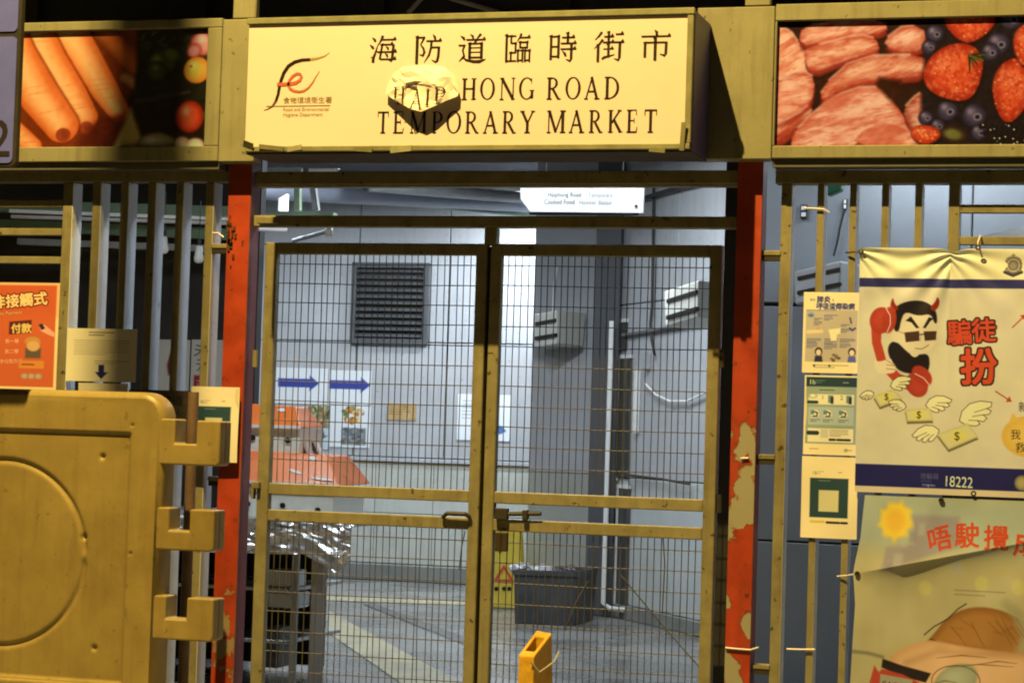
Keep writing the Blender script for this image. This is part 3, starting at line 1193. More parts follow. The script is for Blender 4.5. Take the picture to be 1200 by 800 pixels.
LAT = {
    'H': (76, stem(14)+stem(62)+[([(14, 52), (62, 52)], TN)]),
    'I': (28, stem(14)),
    'A': (74, [([(9, 0), (37, 100)], 5), ([(35, 100), (63, 0)], TK), ([(19, 35), (53, 35)], TN), ([(0, 1.7), (19, 1.7)], SF), ([(50, 1.7), (76, 1.7)], SF)]),
    'P': (60, stem(14)+[(arc(26, 73, 26, 25, 90, -90), arcw(90, -90, TK, TN)), ([(14, 98), (27, 98)], TN), ([(14, 48), (27, 48)], TN)]),
    'R': (70, stem(14)+[(arc(26, 74, 25, 24, 90, -90), arcw(90, -90, TK, TN)), ([(14, 98), (27, 98)], TN), ([(14, 50), (27, 50)], TN), ([(30, 50), (60, 3)], TK*.95), ([(56, 1.7), (74, 1.7)], SF)]),
    'O': (76, [(arc(38, 50, 32, 48.5, 0, 360, 40), arcw(0, 360, TK, TN, 40))]),
    'D': (76, stem(14)+[(arc(24, 50, 42, 48, 90, -90, 24), arcw(90, -90, TK, TN, 24)), ([(14, 98), (25, 98)], TN), ([(14, 2), (25, 2)], TN)]),
    'G': (78, [(arc(39, 50, 33, 48.5, 48, 318, 34), arcw(48, 318, TK, TN, 34)), ([(66, 4), (66, 40)], TK), ([(53, 41), (77, 41)], SF), ([(63, 97), (63, 72)], 3.2)]),
    'N': (78, stem(12, w=5, bot=True)+stem(66, w=5)+[([(12, 98), (66, 2)], TK)]),
    'M': (92, stem(12, w=5)+stem(78, w=TK)+[([(14, 99), (45, 4)], TK), ([(45, 4), (76, 99)], 5)]),
    'T': (64, stem(32, top=False)+[([(2, 98), (62, 98)], TN), ([(4, 98), (3, 76)], 3), ([(60, 98), (61, 76)], 3)]),
    'E': (60, stem(14)+[([(14, 98), (52, 98)], TN), ([(14, 52), (40, 52)], TN), ([(14, 2), (54, 2)], TN), ([(51, 98), (52, 78)], 3), ([(53, 2), (56, 24)], 3), ([(40, 62), (40, 42)], 3)]),
    'K': (74, stem(14)+[([(20, 44), (58, 98)], 5), ([(30, 58), (64, 2)], TK), ([(48, 98.3), (68, 98.3)], SF), ([(54, 1.7), (76, 1.7)], SF)]),
    'Y': (72, stem(37, y1=46, top=False)+[([(10, 99), (37, 44)], TK), ([(63, 99), (37, 44)], 5), ([(0, 98.3), (22, 98.3)], SF), ([(54, 98.3), (73, 98.3)], SF)]),
}


def hz(x0, y, x1, y1=None, w=4.2):
    y1 = y if y1 is None else y1
    return [([(x0, y), (x1, y1)], w), ([(x1-12, y1+1), (x1-5, y1+7), (x1+1, y1-1)], [1, 8, 2])]


def vt(x, y0, y1, w=10, x2=None):
    x2 = x if x2 is None else x2
    return [([(x, y0), (x2, y1)], w), ([(x-8, y0-1), (x+5, y0+1)], [2, 7])]


def tp(pts, ws):
    return [(pts, ws)]


HAN = {
    '海': tp([(6, 93), (16, 84), (20, 77)], [2, 10, 7])+tp([(-2, 66), (8, 58), (13, 51)], [2, 10, 7])+tp([(4, 22), (12, 14), (18, 30), (30, 70)], [3, 13, 9, 2])+tp([(12, 2), (14, 20)], [11, 9])+tp(curve((46, 99), (40, 78), (27, 62)), [11, 10, 9, 8, 7, 6, 4, 3, 2])+hz(40, 85, 96)+vt(45, 67, 12, 8, 37)+hz(45, 67, 86)+tp([(87, 67), (83, 14), (80, 6), (68, 10)], [10, 10, 10, 2])+hz(26, 40, 99)+hz(38, 13, 98)+tp([(58, 60), (66, 53), (68, 47)], [2, 9, 6])+tp([(56, 34), (64, 27), (66, 20)], [2, 9, 6]),
    '防': vt(8, 95, -2, 11)+[([(8, 92), (34, 92)], 4.2)]+tp([(36, 94), (30, 82), (21, 66), (32, 52), (36, 38), (31, 26), (17, 30)], [7, 8, 5, 8, 10, 10, 2])+tp([(66, 102), (74, 92), (76, 82)], [2, 10, 8])+hz(42, 79, 100)+tp([(62, 79), (61, 56), (54, 28), (36, 1)], [9, 9, 8, 2])+[([(62, 56), (92, 56)], 4.2)]+tp([(91, 58), (89, 22), (85, 6), (80, 2), (64, 10)], [10, 10, 10, 8, 2]),
    '道': tp([(42, 101), (52, 94), (54, 86)], [2, 9, 7])+tp([(82, 102), (74, 92), (66, 84)], [10, 7, 2])+hz(28, 82, 100)+tp([(66, 82), (58, 68)], [8, 3])+vt(42, 69, 14, 10)+vt(86, 69, 14, 10)+[([(42, 68), (86, 68)], 4.2), ([(42, 52), (86, 52)], 4), ([(42, 36), (86, 36)], 4), ([(42, 18), (86, 18)], 4.2)]+tp([(6, 96), (18, 88), (22, 80)], [2, 10, 7])+[([(0, 62), (22, 62)], 4.2)]+tp([(24, 64), (16, 44), (22, 22), (4, 4)], [7, 7, 9, 4])+tp([(14, 20), (30, 8), (58, 2), (80, 2), (102, 10)], [4, 8, 11, 12, 3]),
    '臨': vt(6, 98, 0, 9)+[([(6, 94), (44, 94)], 4), ([(6, 4), (46, 4)], 4), ([(22, 68), (42, 68)], 4), ([(22, 34), (42, 34)], 4)]+vt(24, 94, 68, 7)+vt(42, 68, 34, 7)+vt(24, 34, 4, 7)+tp([(64, 102), (58, 88), (48, 74)], [9, 7, 2])+hz(60, 88, 100)+vt(60, 72, 50, 7)+vt(88, 72, 50, 7)+[([(60, 71), (88, 71)], 4), ([(60, 52), (88, 52)], 4)]+vt(52, 42, 0, 7)+vt(70, 42, 0, 7)+[([(52, 41), (70, 41)], 4), ([(52, 6), (70, 6)], 4)]+vt(80, 42, 0, 7)+vt(98, 42, 0, 7)+[([(80, 41), (98, 41)], 4), ([(80, 6), (98, 6)], 4)],
    '時': vt(6, 90, 6, 9)+vt(34, 90, 12, 9)+[([(6, 88), (34, 88)], 4.2), ([(6, 52), (34, 52)], 4.2), ([(6, 17), (34, 17)], 4.2)]+hz(46, 84, 94)+vt(68, 100, 62, 9)+hz(42, 63, 100)+hz(42, 43, 100)+tp([(82, 60), (82, 8), (78, -1), (62, 6)], [10, 10, 9, 2])+tp([(48, 36), (58, 26), (62, 16)], [2, 10, 8]),
    '街': tp([(26, 102), (16, 88), (2, 74)], [9, 7, 2])+tp([(30, 76), (18, 60), (0, 44)], [9, 7, 2])+vt(14, 58, -2, 9)+hz(34, 86, 68)+vt(50, 102, 64, 8)+hz(30, 66, 70)+hz(32, 42, 68)+vt(50, 58, 14, 8)+tp([(28, 6), (34, 12), (72, 22)], [7, 9, 3])+hz(74, 94, 102)+hz(70, 66, 104)+tp([(90, 66), (89, 12), (85, 2), (70, 8)], [10, 10, 9, 2]),
    '市': tp([(46, 106), (54, 98), (55, 88)], [2, 11, 9])+hz(0, 84, 104)+vt(50, 78, -2, 10)+vt(14, 62, 10, 9)+[([(14, 62), (88, 62)], 4.2)]+tp([(89, 64), (88, 22), (84, 14), (66, 20)], [10, 10, 9, 2]),
}
YT = YG-.0035
# crumpled bulge of the acrylic: facets (photo u, v, height off the face)
BV = [(455, 99, 0), (461, 87, 0.0), (472, 79, 0), (499, 77, 0), (521, 79, 0), (534, 93, .004), (538, 108, .028), (477, 97, .050), (506, 94, .066), (524, 90, .046), (484, 104, .026), (452, 111, .034), (469, 121, .056), (481, 128, .074), (494, 131, .080), (508, 125, .076), (521, 119, .060), (536, 113, .044), (465, 103, .040), (493, 100, .046), (515, 106, .072)]
BF = [(1, 2, 7), (2, 3, 8), (2, 8, 7), (3, 4, 9), (3, 9, 8), (4, 5, 9), (5, 6, 9), (0, 1, 18), (1, 7, 18), (0, 18, 11), (11, 18, 12), (18, 7, 12), (7, 10, 12), (12, 10, 13), (7, 8, 19), (7, 19, 10), (19, 8, 20), (10, 19, 14), (19, 15, 14), (19, 20, 15), (10, 14, 13), (8, 9, 20), (20, 9, 16), (20, 16, 15), (9, 6, 17), (9, 17, 16)]
bverts = []
for (u, v, h) in BV:
    p = at(u, v, YG-.002-h*.72)
    bverts.append(p)
mb = MB()
mb.add(bverts, BF)
bl = obj('torn_bulge', mb, mat('torn_film', (.66, .60, .62), .45, var=.06, scale=9, bump=.1, fine=30), sg)
import bmesh
bm = bmesh.new()
bm.from_mesh(bl.data)
bmesh.ops.subdivide_edges(bm, edges=bm.edges, cuts=2, use_grid_fill=True)
for v in bm.verts:
    if not v.is_boundary:
        v.co.y += random.uniform(-.008, .007)
        v.co.x += random.uniform(-.004, .004)
        v.co.z += random.uniform(-.004, .004)
bm.to_mesh(bl.data)
bm.free()
sol = bl.modifiers.new('thickness', 'SOLIDIFY')
sol.thickness = .003
sol.offset = 0
bl['label'] = 'crumpled bulge where the sign face has been pushed out'


def bulge_y(x, z):
    best = YT
    for f in BF:
        a, b, c = (bverts[i] for i in f)
        den = (b.z-c.z)*(a.x-c.x)+(c.x-b.x)*(a.z-c.z)
        if abs(den) < 1e-12:
            continue
        l1 = ((b.z-c.z)*(x-c.x)+(c.x-b.x)*(z-c.z))/den
        l2 = ((c.z-a.z)*(x-c.x)+(a.x-c.x)*(z-c.z))/den
        l3 = 1-l1-l2
        if min(l1, l2, l3) >= -.001:
            best = min(best, l1*a.y+l2*b.y+l3*c.y-.0085)
    return best


def letter_part(name, glyph, strokes, u0, v0, u1, v1, gx0, gx1, on_bulge=False):
    """one character; (u0,v0) upper left and (u1,v1) lower right of it on the photographed face"""
    a, b = at(u0, v1, YG), at(u1, v0, YG)
    kx = (b.x-a.x)/(gx1-gx0)
    kz = (b.z-a.z)/100

    def fx(x, y):
        X, Z = a.x+(x-gx0)*kx, a.z+y*kz
        return (X, bulge_y(X, Z) if on_bulge else YT, Z)
    mb = MB()
    for pts, ws in strokes:
        if on_bulge:
            # cut long strokes so that they follow the folds
            fine, fw_ = [], []
            wl = ws if isinstance(ws, (list, tuple)) else [ws]*len(pts)
            for i in range(len(pts)-1):
                for k in range(6):
                    t = k/6
                    fine.append((pts[i][0]*(1-t)+pts[i+1][0]*t, pts[i][1]*(1-t)+pts[i+1][1]*t))
                    fw_.append(wl[i]*(1-t)+wl[i+1]*t)
            fine.append(pts[-1])
            fw_.append(wl[-1])
            pts, ws = fine, [w_*.68 for w_ in fw_]
        strip(mb, pts, ws, fx)
    o = obj(name, mb, m_black, sg)
    s_ = o.modifiers.new('thickness', 'SOLIDIFY')
    s_.thickness = .0016
    return o


def lrow(v, u):          # the face rises a little to the right in the photograph
    return v-.016*(u-440)*.45


for ch, u0, u1, t_, b_ in (('海', 433.5, 466, 41.5, 74), ('防', 486, 518, 41, 74.3), ('道', 537, 569.5, 40.5, 73.5), ('臨', 591.5, 622, 40, 73), ('時', 643.5, 676, 38.5, 72), ('街', 696, 730.5, 38, 72), ('市', 751, 785, 37, 70.5)):
    letter_part('character', ch, HAN[ch], u0, t_, u1, b_, 0, 100)
for ch, u0, u1, t_, b_ in (('H', 541, 559, 92, 117), ('O', 562.5, 580.5, 91.5, 117), ('N', 585, 605, 91.3, 117), ('G', 608, 627, 91, 116.8), ('R', 640.5, 657, 91, 116.5), ('O', 662.5, 681, 90.5, 116.5), ('A', 684.5, 703, 90.3, 116.3), ('D', 708, 727, 90, 116)):
    letter_part('letter', ch, LAT[ch][1], u0, t_, u1, b_, 0, LAT[ch][0])
for ch, u0, u1, t_, b_ in (('T', 442, 456.5, 131, 156), ('E', 460.5, 474.5, 131, 156), ('M', 480, 501, 131, 156), ('P', 506, 519.5, 131, 156), ('O', 523, 541, 130.6, 156.3), ('R', 545, 561, 130.7, 156), ('A', 566, 584, 130.5, 156), ('R', 588.5, 604.5, 130.3, 156), ('Y', 609, 627, 130, 155.8), ('M', 640, 663.5, 129.6, 155.6), ('A', 666.5, 685, 129.4, 155.5), ('R', 690, 706, 129.2, 155.4), ('K', 712, 730, 129, 155.3), ('E', 734, 748, 128.7, 155.2), ('T', 754.5, 770.5, 128.5, 155.2)):
    letter_part('letter', ch, LAT[ch][1], u0, t_, u1, b_, 0, LAT[ch][0])
for ch, u0, u1, t_, b_ in (('H', 463.5, 479, 103, 123), ('A', 484, 500, 106, 130), ('I', 502, 509, 106, 126), ('P', 513, 527, 104, 121)):
    letter_part('letter', ch, LAT[ch][1], u0, t_, u1, b_, 0, LAT[ch][0], True)

# department emblem: a black f-stroke and an orange e-stroke
EU = lambda x, y: (300+x/9.41, 55+y/9.41)


def emblem(name, pts, ws, m_, yo):
    P_ = [at(*EU(x, y), YG) for x, y in pts]
    k = (at(400, 100, YG).x-at(300, 100, YG).x)/941
    mb = MB()
    strip(mb, [(p.x, p.z) for p in P_], [w*k for w in ws], lambda x, z: (x, YT-yo, z))
    o = obj(name, mb, m_, sg)
    s_ = o.modifiers.new('thickness', 'SOLIDIFY')
    s_.thickness = .001
    return o


fs = [(90, 700), (130, 690), (185, 655), (222, 600), (246, 530), (262, 440), (280, 370), (310, 290), (360, 215), (430, 170), (510, 148), (600, 142), (690, 128), (760, 104), (815, 65)]
emblem('emblem_stroke', fs[:4], [4, 10, 20, 30], mat('emblem_brown', (.10, .07, .04), .5, bump=0), 0)
emblem('emblem_stroke', fs[3:12], [30, 32, 34, 36, 38, 38, 36, 34, 30], m_black, 0)
emblem('emblem_stroke', fs[11:], [30, 22, 14, 3], mat('emblem_fade', (.30, .25, .14), .5, bump=0), 0)
es_ = [(235, 416), (300, 416), (380, 412), (440, 400), (490, 370), (506, 335), (490, 303), (455, 298), (410, 325), (372, 370), (358, 420), (375, 460), (420, 488), (480, 497), (530, 488), (580, 455), (625, 400), (665, 330), (705, 270)]
emblem('emblem_stroke', es_, [34, 36, 38, 36, 32, 28, 28, 30, 30, 28, 28, 28, 26, 24, 22, 18, 14, 9, 3], mat('emblem_orange', S(236, 104, 44, 1.5), .5, bump=0), .0006)


def small_text(parent, txt, u, v, h, Y, m_, name='lettering', sx=1.0, rot=0):
    """text in the built-in face on a flat board; u,v = left end of the baseline, h = em height in photo px"""
    T = glyph_tris(txt)
    a = at(u, v, Y)
    kx = (at(u+10, v, Y).x-a.x)/10*h*sx
    kz = (at(u, v-10, Y).z-a.z)/10*h
    mb = MB()
    c_, s_ = math.cos(rot), math.sin(rot)
    for tr in T:
        mb.add([(a.x+(p[0]*c_-p[1]*s_)*kx, Y, a.z+(p[0]*s_+p[1]*c_)*kz) for p in tr], [(0, 1, 2)])
    return obj(name, mb, m_, parent)


m_ink2 = mat('brown_ink', (.16, .12, .06), .5, bump=0)
small_text(sg, '食物環境衞生署', 331.5, 121, 8.2, YT, m_ink2)
small_text(sg, 'Food and Environmental', 331.5, 130.5, 5.9, YT, m_ink2, sx=.92)
small_text(sg, 'Hygiene Department', 331.5, 136.5, 5.9, YT, m_ink2, sx=.92)
mb = MB()
a, b_ = at(312, 124.6, YT), at(387, 124.4, YT)
mb.box(a.x, b_.x, YT-.0005, YT+.0005, a.z-.001, a.z+.001)
obj('rule_line', mb, m_ink2, sg)

# ------------------------------------------------------------------ red posts
m_redL = peel_mat('red_post_left', S(172, 52, 12), S(150, 112, 48), 9.0, .52, .56, (.55, 1.0))
m_redR = peel_mat('red_post_right', S(170, 50, 12), S(160, 134, 68), 6.0, .52, .545, (1.4, 2.1))
m_coolside = mat('red_post_side_cool', (.16, .055, .075), .5, var=.25, scale=8, bump=.12, dirt=.45, dirtcol=(.26, .2, .24))  # purple grey in this side colour stands in for weak cool light


def red_post(x0, x1, m_, label):
    y0, y1 = -.052, .06
    t = thing('steel_post', ((x0+x1)/2, 0, 0), label, 'post')
    mb = MB()
    mb.box(x0, x1, y0, y1, .002, 3.3)
    for i, f in enumerate(mb.f):
        pass
    mb.mi = [1, 1, 0, 1, 1, 0]
    obj('shaft', mb, [m_, m_coolside], t, bevel=.003)
    mb = MB()
    mb.box(x0-.06, x1+.06, y0-.05, y1+.005, .002, .014)
    obj('base_plate', mb, m_dark, t)
    return t


lx0, lx1 = at(255.2, 560, -.052).x, at(282, 560, -.052).x
rx0, rx1 = at(855, 560, -.052).x, at(885, 560, -.052).x
pL = red_post(lx0, lx1, m_redL, 'red painted steel post left of the gate, paint flaking')
pR = red_post(rx0, rx1, m_redR, 'red painted steel post right of the gate, large bare patches')
# rust scabs on the left post
m_rust = mat('rust_scab', (.06, .03, .015), .8, var=.4, scale=30, bump=.6, fine=50)
mb = MB()
for k in range(26):
    v = 250+abs(random.gauss(0, 22))+random.uniform(0, 12)
    p = at(271+random.gauss(0, 2.6)-.02*(v-250), v, -.055)
    r_ = random.uniform(.003, .010)
    mb.box(p.x-r_*.7, p.x+r_*.7, -.0585, -.0525, p.z-r_*random.uniform(.7, 2.2), p.z+r_)
o = obj('rust_scabs', mb, m_rust, pL)
o['kind'] = 'stuff'
# lugs that tie the gate hinges and the fences to the posts
for (par, u0, u1, v, Y) in ((pL, 301, 323, 258, -.06), (pL, 294, 303, 568, -.05)):
    a, b_ = at(u0, v, Y), at(u1, v, Y)
    mb = MB()
    mb.box(a.x, b_.x, Y, Y+.04, a.z-.016, a.z+.016)
    obj('lug', mb, m_frame, par, bevel=.003)

# ------------------------------------------------------------------ transom above the gate
gx0, gx1 = at(302, 595, 0).x, at(839, 595, 0).x
tr = thing('transom_frame', (0, 0, 2.2), 'olive steel rails over the gate, in the shadow of the sign', 'frame')
zb0, zb1 = at(570, 267, 0).z, at(570, 253.5, 0).z
mb = MB()
mb.box(lx1+.004, rx0-.004, -.02, .04, zb0, zb1)
obj('rail', mb, m_frame, tr, bevel=.004)
zc0, zc1 = at(570, 216.5, 0).z, at(570, 201, 0).z
mb = MB()
mb.box(lx1+.004, rx0-.004, -.02, .04, zc0, zc1)
obj('rail', mb, m_frame, tr, bevel=.004)
mb = MB()
mb.box(lx1+.004, rx0-.004, .0, .06, 2.60, 2.66)
obj('rail', mb, m_frame, tr, bevel=.004)
xm0, xm1 = at(569, 275, 0).x, at(583, 275, 0).x
mb = MB()
mb.box(xm0, xm1, -.018, .038, 2.33, zb0-.001)
obj('stub', mb, m_frame, tr, bevel=.003)

# ------------------------------------------------------------------ the two gate leaves
zt1, zt0 = 2.335, 2.281
zu1, zu0 = 1.200, 1.146
zl1, zl0 = 1.075, 1.021
GY0, GY1 = -.02, .03


def gate_leaf(x0, x1, sw0, sw1, label, base):
    t = thing('gate_leaf', (base, 0, .05), label, 'gate')
    for (xa, xb) in ((x0, x0+sw0), (x1-sw1, x1)):
        mb = MB()
        mb.box(xa, xb, GY0, GY1, .05, zt1)
        obj('stile', mb, [m_frame], t, bevel=.004)
    ia, ib = x0+sw0, x1-sw1
    for (za, zb) in ((zt0, zt1), (zu0, zu1), (zl0, zl1), (.05, .11)):
        mb = MB()
        mb.box(ia+.0003, ib-.0003, GY0+.002, GY1-.002, za, zb)
        obj('rail', mb, m_frame, t, bevel=.004)
    return t, ia, ib


def wire(t, pts, r=.0024):
    mb = MB()
    mb.tube(pts, r, 4, caps=False)
    return obj('wire', mb, m_wire, t)


def mesh_wires(t, ia, ib, bend):
    n = int(round((ib-ia)/.0315))
    for (z0, z1, lower) in ((zu1, zt0, False), (.11, zl0, True)):
        xs_b = []
        for k in range(1, n):
            x = ia+(ib-ia)*k/n+random.uniform(-.0016, .0016)
            lean = random.uniform(-.004, .004)
            if lower:
                lean += random.choice([0, 0, 0, 0, random.uniform(-.018, .018)])
            zm = (z0+z1)/2
            wire(t, [(x, .004, z0-.01), (x+lean, .004+random.uniform(-.003, .003), zm), (x+lean*.3, .004, z1+.01)])
        z = z1-(.045 if not lower else .052)
        while z > z0+.02:
            s_ = random.uniform(-.003, .003)
            wire(t, [(ia-.01, .010, z+s_), ((ia+ib)/2, .010+random.uniform(-.002, .004), z-random.uniform(0, .004)), (ib+.01, .010, z-s_)])
            z -= .0925


gc = at(566.5, 540, 0).x
tl_, ia, ib = gate_leaf(gx0, gc-.009, .058, .052, 'left gate leaf of olive steel and wire mesh', gx0)
mesh_wires(tl_, ia, ib, 0)
tr_, ja, jb = gate_leaf(gc+.009, gx1, .052, .056, 'right gate leaf of olive steel and wire mesh, with the slide bolt', gx1)
mesh_wires(tr_, ja, jb, 1)
mb = MB()
mb.box(gc-.030, gc+.030, GY1+.001, GY1+.007, .06, zt1-.01)
obj('meeting_strip', mb, m_dark, tl_)
# dark upright filling the gap just behind the right gate hinge
mb = MB()
mb.box(at(843, 500, .45).x, at(864, 500, .45).x, .45, .62, .003, 3.2)
o = obj('dark_upright', mb, mat('upright_black', (.018, .018, .018), .5, bump=.05))
tag(o, 'black upright in the gap between gate and right red post', 'upright')
# loose wires
for (t, pts) in ((tr_, [(727, 673), (768, 722), (806, 766), (828, 790)]), (tr_, [(690, 680), (676, 704), (662, 738)]), (tl_, [(545, 622), (541, 640), (538, 668)]), (tr_, [(777, 630), (779, 660), (776, 720)])):
    wire(t, [at(u, v, -.004) for u, v in pts], .003)
# slide bolt on the right leaf
zb_ = at(600, 602.5, -.02).z
bolt = MB()
a, b_ = at(581, 602, -.03), at(634, 602, -.03)
bolt.tube([(a.x, -.03, a.z), (b_.x, -.03, b_.z+.002)], .010, 8)
ob = obj('slide_bolt', bolt, m_dark, tr_)
mb = MB()
mb.box(a.x, a.x+.058, -.046, -.010, a.z-.024, a.z+.028)
obj('bolt_housing', mb, m_dark, ob, bevel=.003)
mb = MB()
mb.box(b_.x-.085, b_.x-.060, -.046, -.010, a.z-.022, a.z+.024)
obj('bolt_keeper', mb, m_dark, ob, bevel=.003)
mb = MB()
a, b_ = at(582, 623, -.03), at(595, 646, -.03)
mb.box(a.x, b_.x, -.05, -.022, b_.z, a.z).box(a.x+.02, a.x+.03, -.056, -.05, b_.z-.01, a.z)
obj('hasp', mb, mat('hasp_brown', (.035, .025, .018), .5, bump=.05), tr_, bevel=.003)
mb = MB()
mb.tube([at(519, 606, -.03), at(524, 601, -.045), (at(545, 602, -.045)), at(551, 606, -.03)], .010, 8)
obj('pull_handle', mb, m_dark, tl_)
for (t, u, v) in ((tl_, 299, 420), (tl_, 297, 574), (tr_, 843, 590), (tr_, 846, 420)):
    p = at(u, v, 0)
    mb = MB()
    mb.tube([(p.x, .0, p.z-.04), (p.x, .0, p.z+.04)], .013, 8)
    mb.box(min(p.x, p.x), max(p.x, p.x)+.001, -.004, .004, p.z-.02, p.z+.02)
    obj('hinge', mb, m_frame if t is tl_ else m_dark, t)

# ------------------------------------------------------------------ fences: deep flat fins in a frame
FY0, FY1 = -.025, .075


def fin(t, xa, xb, z0, z1, name='bar'):
    mb = MB()
    mb.box(xa, xb, FY0, FY1, z0, z1)
    mb.mi = [1, 1, 0, 1, 1, 1]  # front face olive, all other faces paler grey
    return obj(name, mb, [m_frame, m_barside], t, bevel=.0025)


fl = thing('fence_panel', (-2.2, 0, 0), 'left fence of deep olive fins with pale grey sides', 'fence')
fr = thing('fence_panel', (2.2, 0, 0), 'right fence of olive fins behind the posters and banners', 'fence')
ztopL = at(160, 213, FY0).z
mb = MB()
mb.box(-4.2, lx0-.004, FY0-.002, FY1-.02, ztopL, ztopL+.085)
obj('top_rail', mb, m_frame, fl, bevel=.003)
for (ua, ub) in ((105, 115), (138, 147.3), (170, 179.5), (203, 212), (238, 247.5)):
    fin(fl, at(ua, 320, FY0).x, at(ub, 320, FY0).x, .06, ztopL-.001)
fin(fl, at(70.5, 320, FY0).x, at(82, 320, FY0).x, .04, ztopL-.001, 'stile')
fin(fl, -3.55, -3.50, .04, ztopL-.001, 'stile')
mb = MB()
mb.box(-4.2, lx0-.004, FY0-.002, FY1-.02, .03, .10)
obj('bottom_rail', mb, m_frame, fl, bevel=.003)
xst = at(70.5, 320, FY0).x
for vv in range(13):
    z = at(35, 238.5+vv*33.0, FY0).z
    if z < .2:
        break
    mb = MB()
    mb.box(-3.498, xst-.002, FY0+.002, FY0+.045, z-.017, z+.017)
    obj('slat', mb, m_frame, fl, bevel=.002)
ztopR = at(1040, 215, FY0).z
mb = MB()
mb.box(rx1+.05, 4.6, FY0-.002, FY1-.02, ztopR, ztopR+.06)
obj('top_rail', mb, m_frame, fr, bevel=.003)
fin(fr, at(914.5, 280, FY0).x, at(927, 280, FY0).x, .04, ztopR-.001, 'stile')
for (ua, ub) in ((957, 965), (995, 1003), (1032.5, 1041), (1071.5, 1080)):
    fin(fr, at(ua, 270, FY0).x, at(ub, 270, FY0).x, .06, ztopR-.001)
fin(fr, at(1111, 270, FY0).x, at(1124, 270, FY0).x, .04, ztopR-.001, 'stile')
xst = at(1124, 270, FY0).x
for vv in (244.5, 282, 320, 358, 396, 434, 472, 510, 548, 586, 624, 662, 700, 738):
    z = at(1160, vv, FY0).z
    mb = MB()
    mb.box(xst+.002, 4.5, FY0+.002, FY0+.045, z-.018, z+.018)
    obj('slat', mb, m_frame, fr, bevel=.002)
mb = MB()
mb.box(rx1+.05, 4.6, FY0-.002, FY1-.02, .03, .10)
obj('bottom_rail', mb, m_frame, fr, bevel=.003)
# welded lugs between fence stile and post
for (par, u0, u1, v, Y) in ((fr, 893, 915, 296, -.03), (fr, 887, 908, 534.5, -.03), (fr, 882, 902, 780, -.03), (fl, 247, 266, 288, -.03), (fl, 243, 258, 560, -.03)):
    a, b_ = at(u0, v, Y), at(u1, v, Y)
    mb = MB()
    mb.box(a.x, b_.x, Y, Y+.05, a.z-.012, a.z+.010)
    obj('lug', mb, m_frame, par, bevel=.003)
    mb = MB()
    mb.box(a.x+.004, b_.x-.004, Y+.004, Y+.046, a.z-.035, a.z-.0122)
    obj('lug_web', mb, m_dark, par)
# cable ties left on the fence and post
for (par, name, pts) in ((fr, 'cable_tie', [(942, 244), (955, 244.5), (966, 245.5), (972, 249)]), (fr, 'cable_tie', [(922, 760), (938, 760.5), (955, 760.5)]), (pR, 'cable_tie', [(850, 758.5), (866, 760), (879, 761), (889, 758)]), (fl, 'cable_tie', [(249, 273), (256, 273.5), (262, 278)]), (pR, 'cable_tie', [(868, 537), (873, 536.5), (877, 536.5)])):
    mb = MB()
    Y = -.034 if par is not pR else -.059
    mb.tube([at(u, v, Y) for u, v in pts], .0045, 6)
    obj(name, mb, m_tie, par)

# ------------------------------------------------------------------ paper and banners on the fence
PAPER = (248, 208, 114)
YPp = FY0-.008


def paper(name, label, cat, rectpx, canvas, Y=YPp, k=1.0, bow=.006, rough=.5, white=False, corner=None, part='printed_sheet'):
    x0, x1, z0, z1 = rect(*rectpx, Y)
    t = thing(name, ((x0+x1)/2, Y, z0), label, cat)
    ph = random.uniform(0, 6)
    canvas.sheet(part, t, x0, x1, z0, z1, Y, k=k, rough=rough, white=white, corner=corner,
                 bulge=lambda sx, sy: -bow*(.6*np.sin(sx*3.1)+.5*np.sin(sy*5+ph)*np.sin(sx*4+ph)+.35*(np.abs(sx-.5)*2)**3*np.sin(ph*3)))
    mb = MB()
    mb.box(x0+.004, x1-.004, Y+.002, Y+.0035, z0+.004, z1-.004)
    obj('backing_sheet', mb, mat('paper_back', (.6, .58, .5), .7, bump=0), t)
    return t


# right: health poster
cv = Canvas(67, 95, .5, PAPER)
cv.poly([(3, 21), (64, 21), (64, 82), (3, 82)], (196, 166, 104), .6)
NAVY = (70, 66, 84)
cv.text('預防', 7, 10.5, 3.6, NAVY, bold=.2)
cv.text('肺炎', 15.5, 11.5, 8.2, NAVY, bold=.45)
cv.text('及', 33, 10.5, 3.2, NAVY)
cv.text('呼吸道傳染病', 15, 19.5, 8.1, NAVY, bold=.45, sx=.93)
cv.greek(4, 21.3, 62, 1, 1, (90, 84, 96), .9)
cv.ell(9, 27, 4.2, 3.6, (150, 150, 120), 0, .6)
cv.ell(9, 27.5, 3, 1.6, (90, 100, 104), 0, .5)
for (x, y, w, n) in ((25, 27, 15, 2), (25, 31, 10, 2), (13, 31, 9, 2), (13, 35, 9, 3), (45, 38, 9, 2), (45, 43, 10, 3), (5, 55, 17, 3), (26, 55, 15, 4), (44, 55, 17, 3), (5, 60, 12, 4), (26, 61, 14, 4), (44, 61, 12, 3)):
    cv.greek(x, y, x+w, n, 1.8, (86, 82, 92), .9, .8)
cv.poly([(30, 44), (44, 42), (44, 48), (40, 50), (40, 57), (33, 57), (32, 50)], (252, 216, 130), .8)
cv.ell(18, 43.5, 2.8, 2.6, (206, 150, 88), 0, .6)
cv.line([(6, 47), (22, 46)], 4, (238, 194, 110), 1.2)
cv.line([(55, 30), (56.5, 36)], 1.8, (70, 66, 78), .6)
cv.line([(55, 42), (58, 44.5), (61, 42)], 2.2, (60, 60, 80), .6)
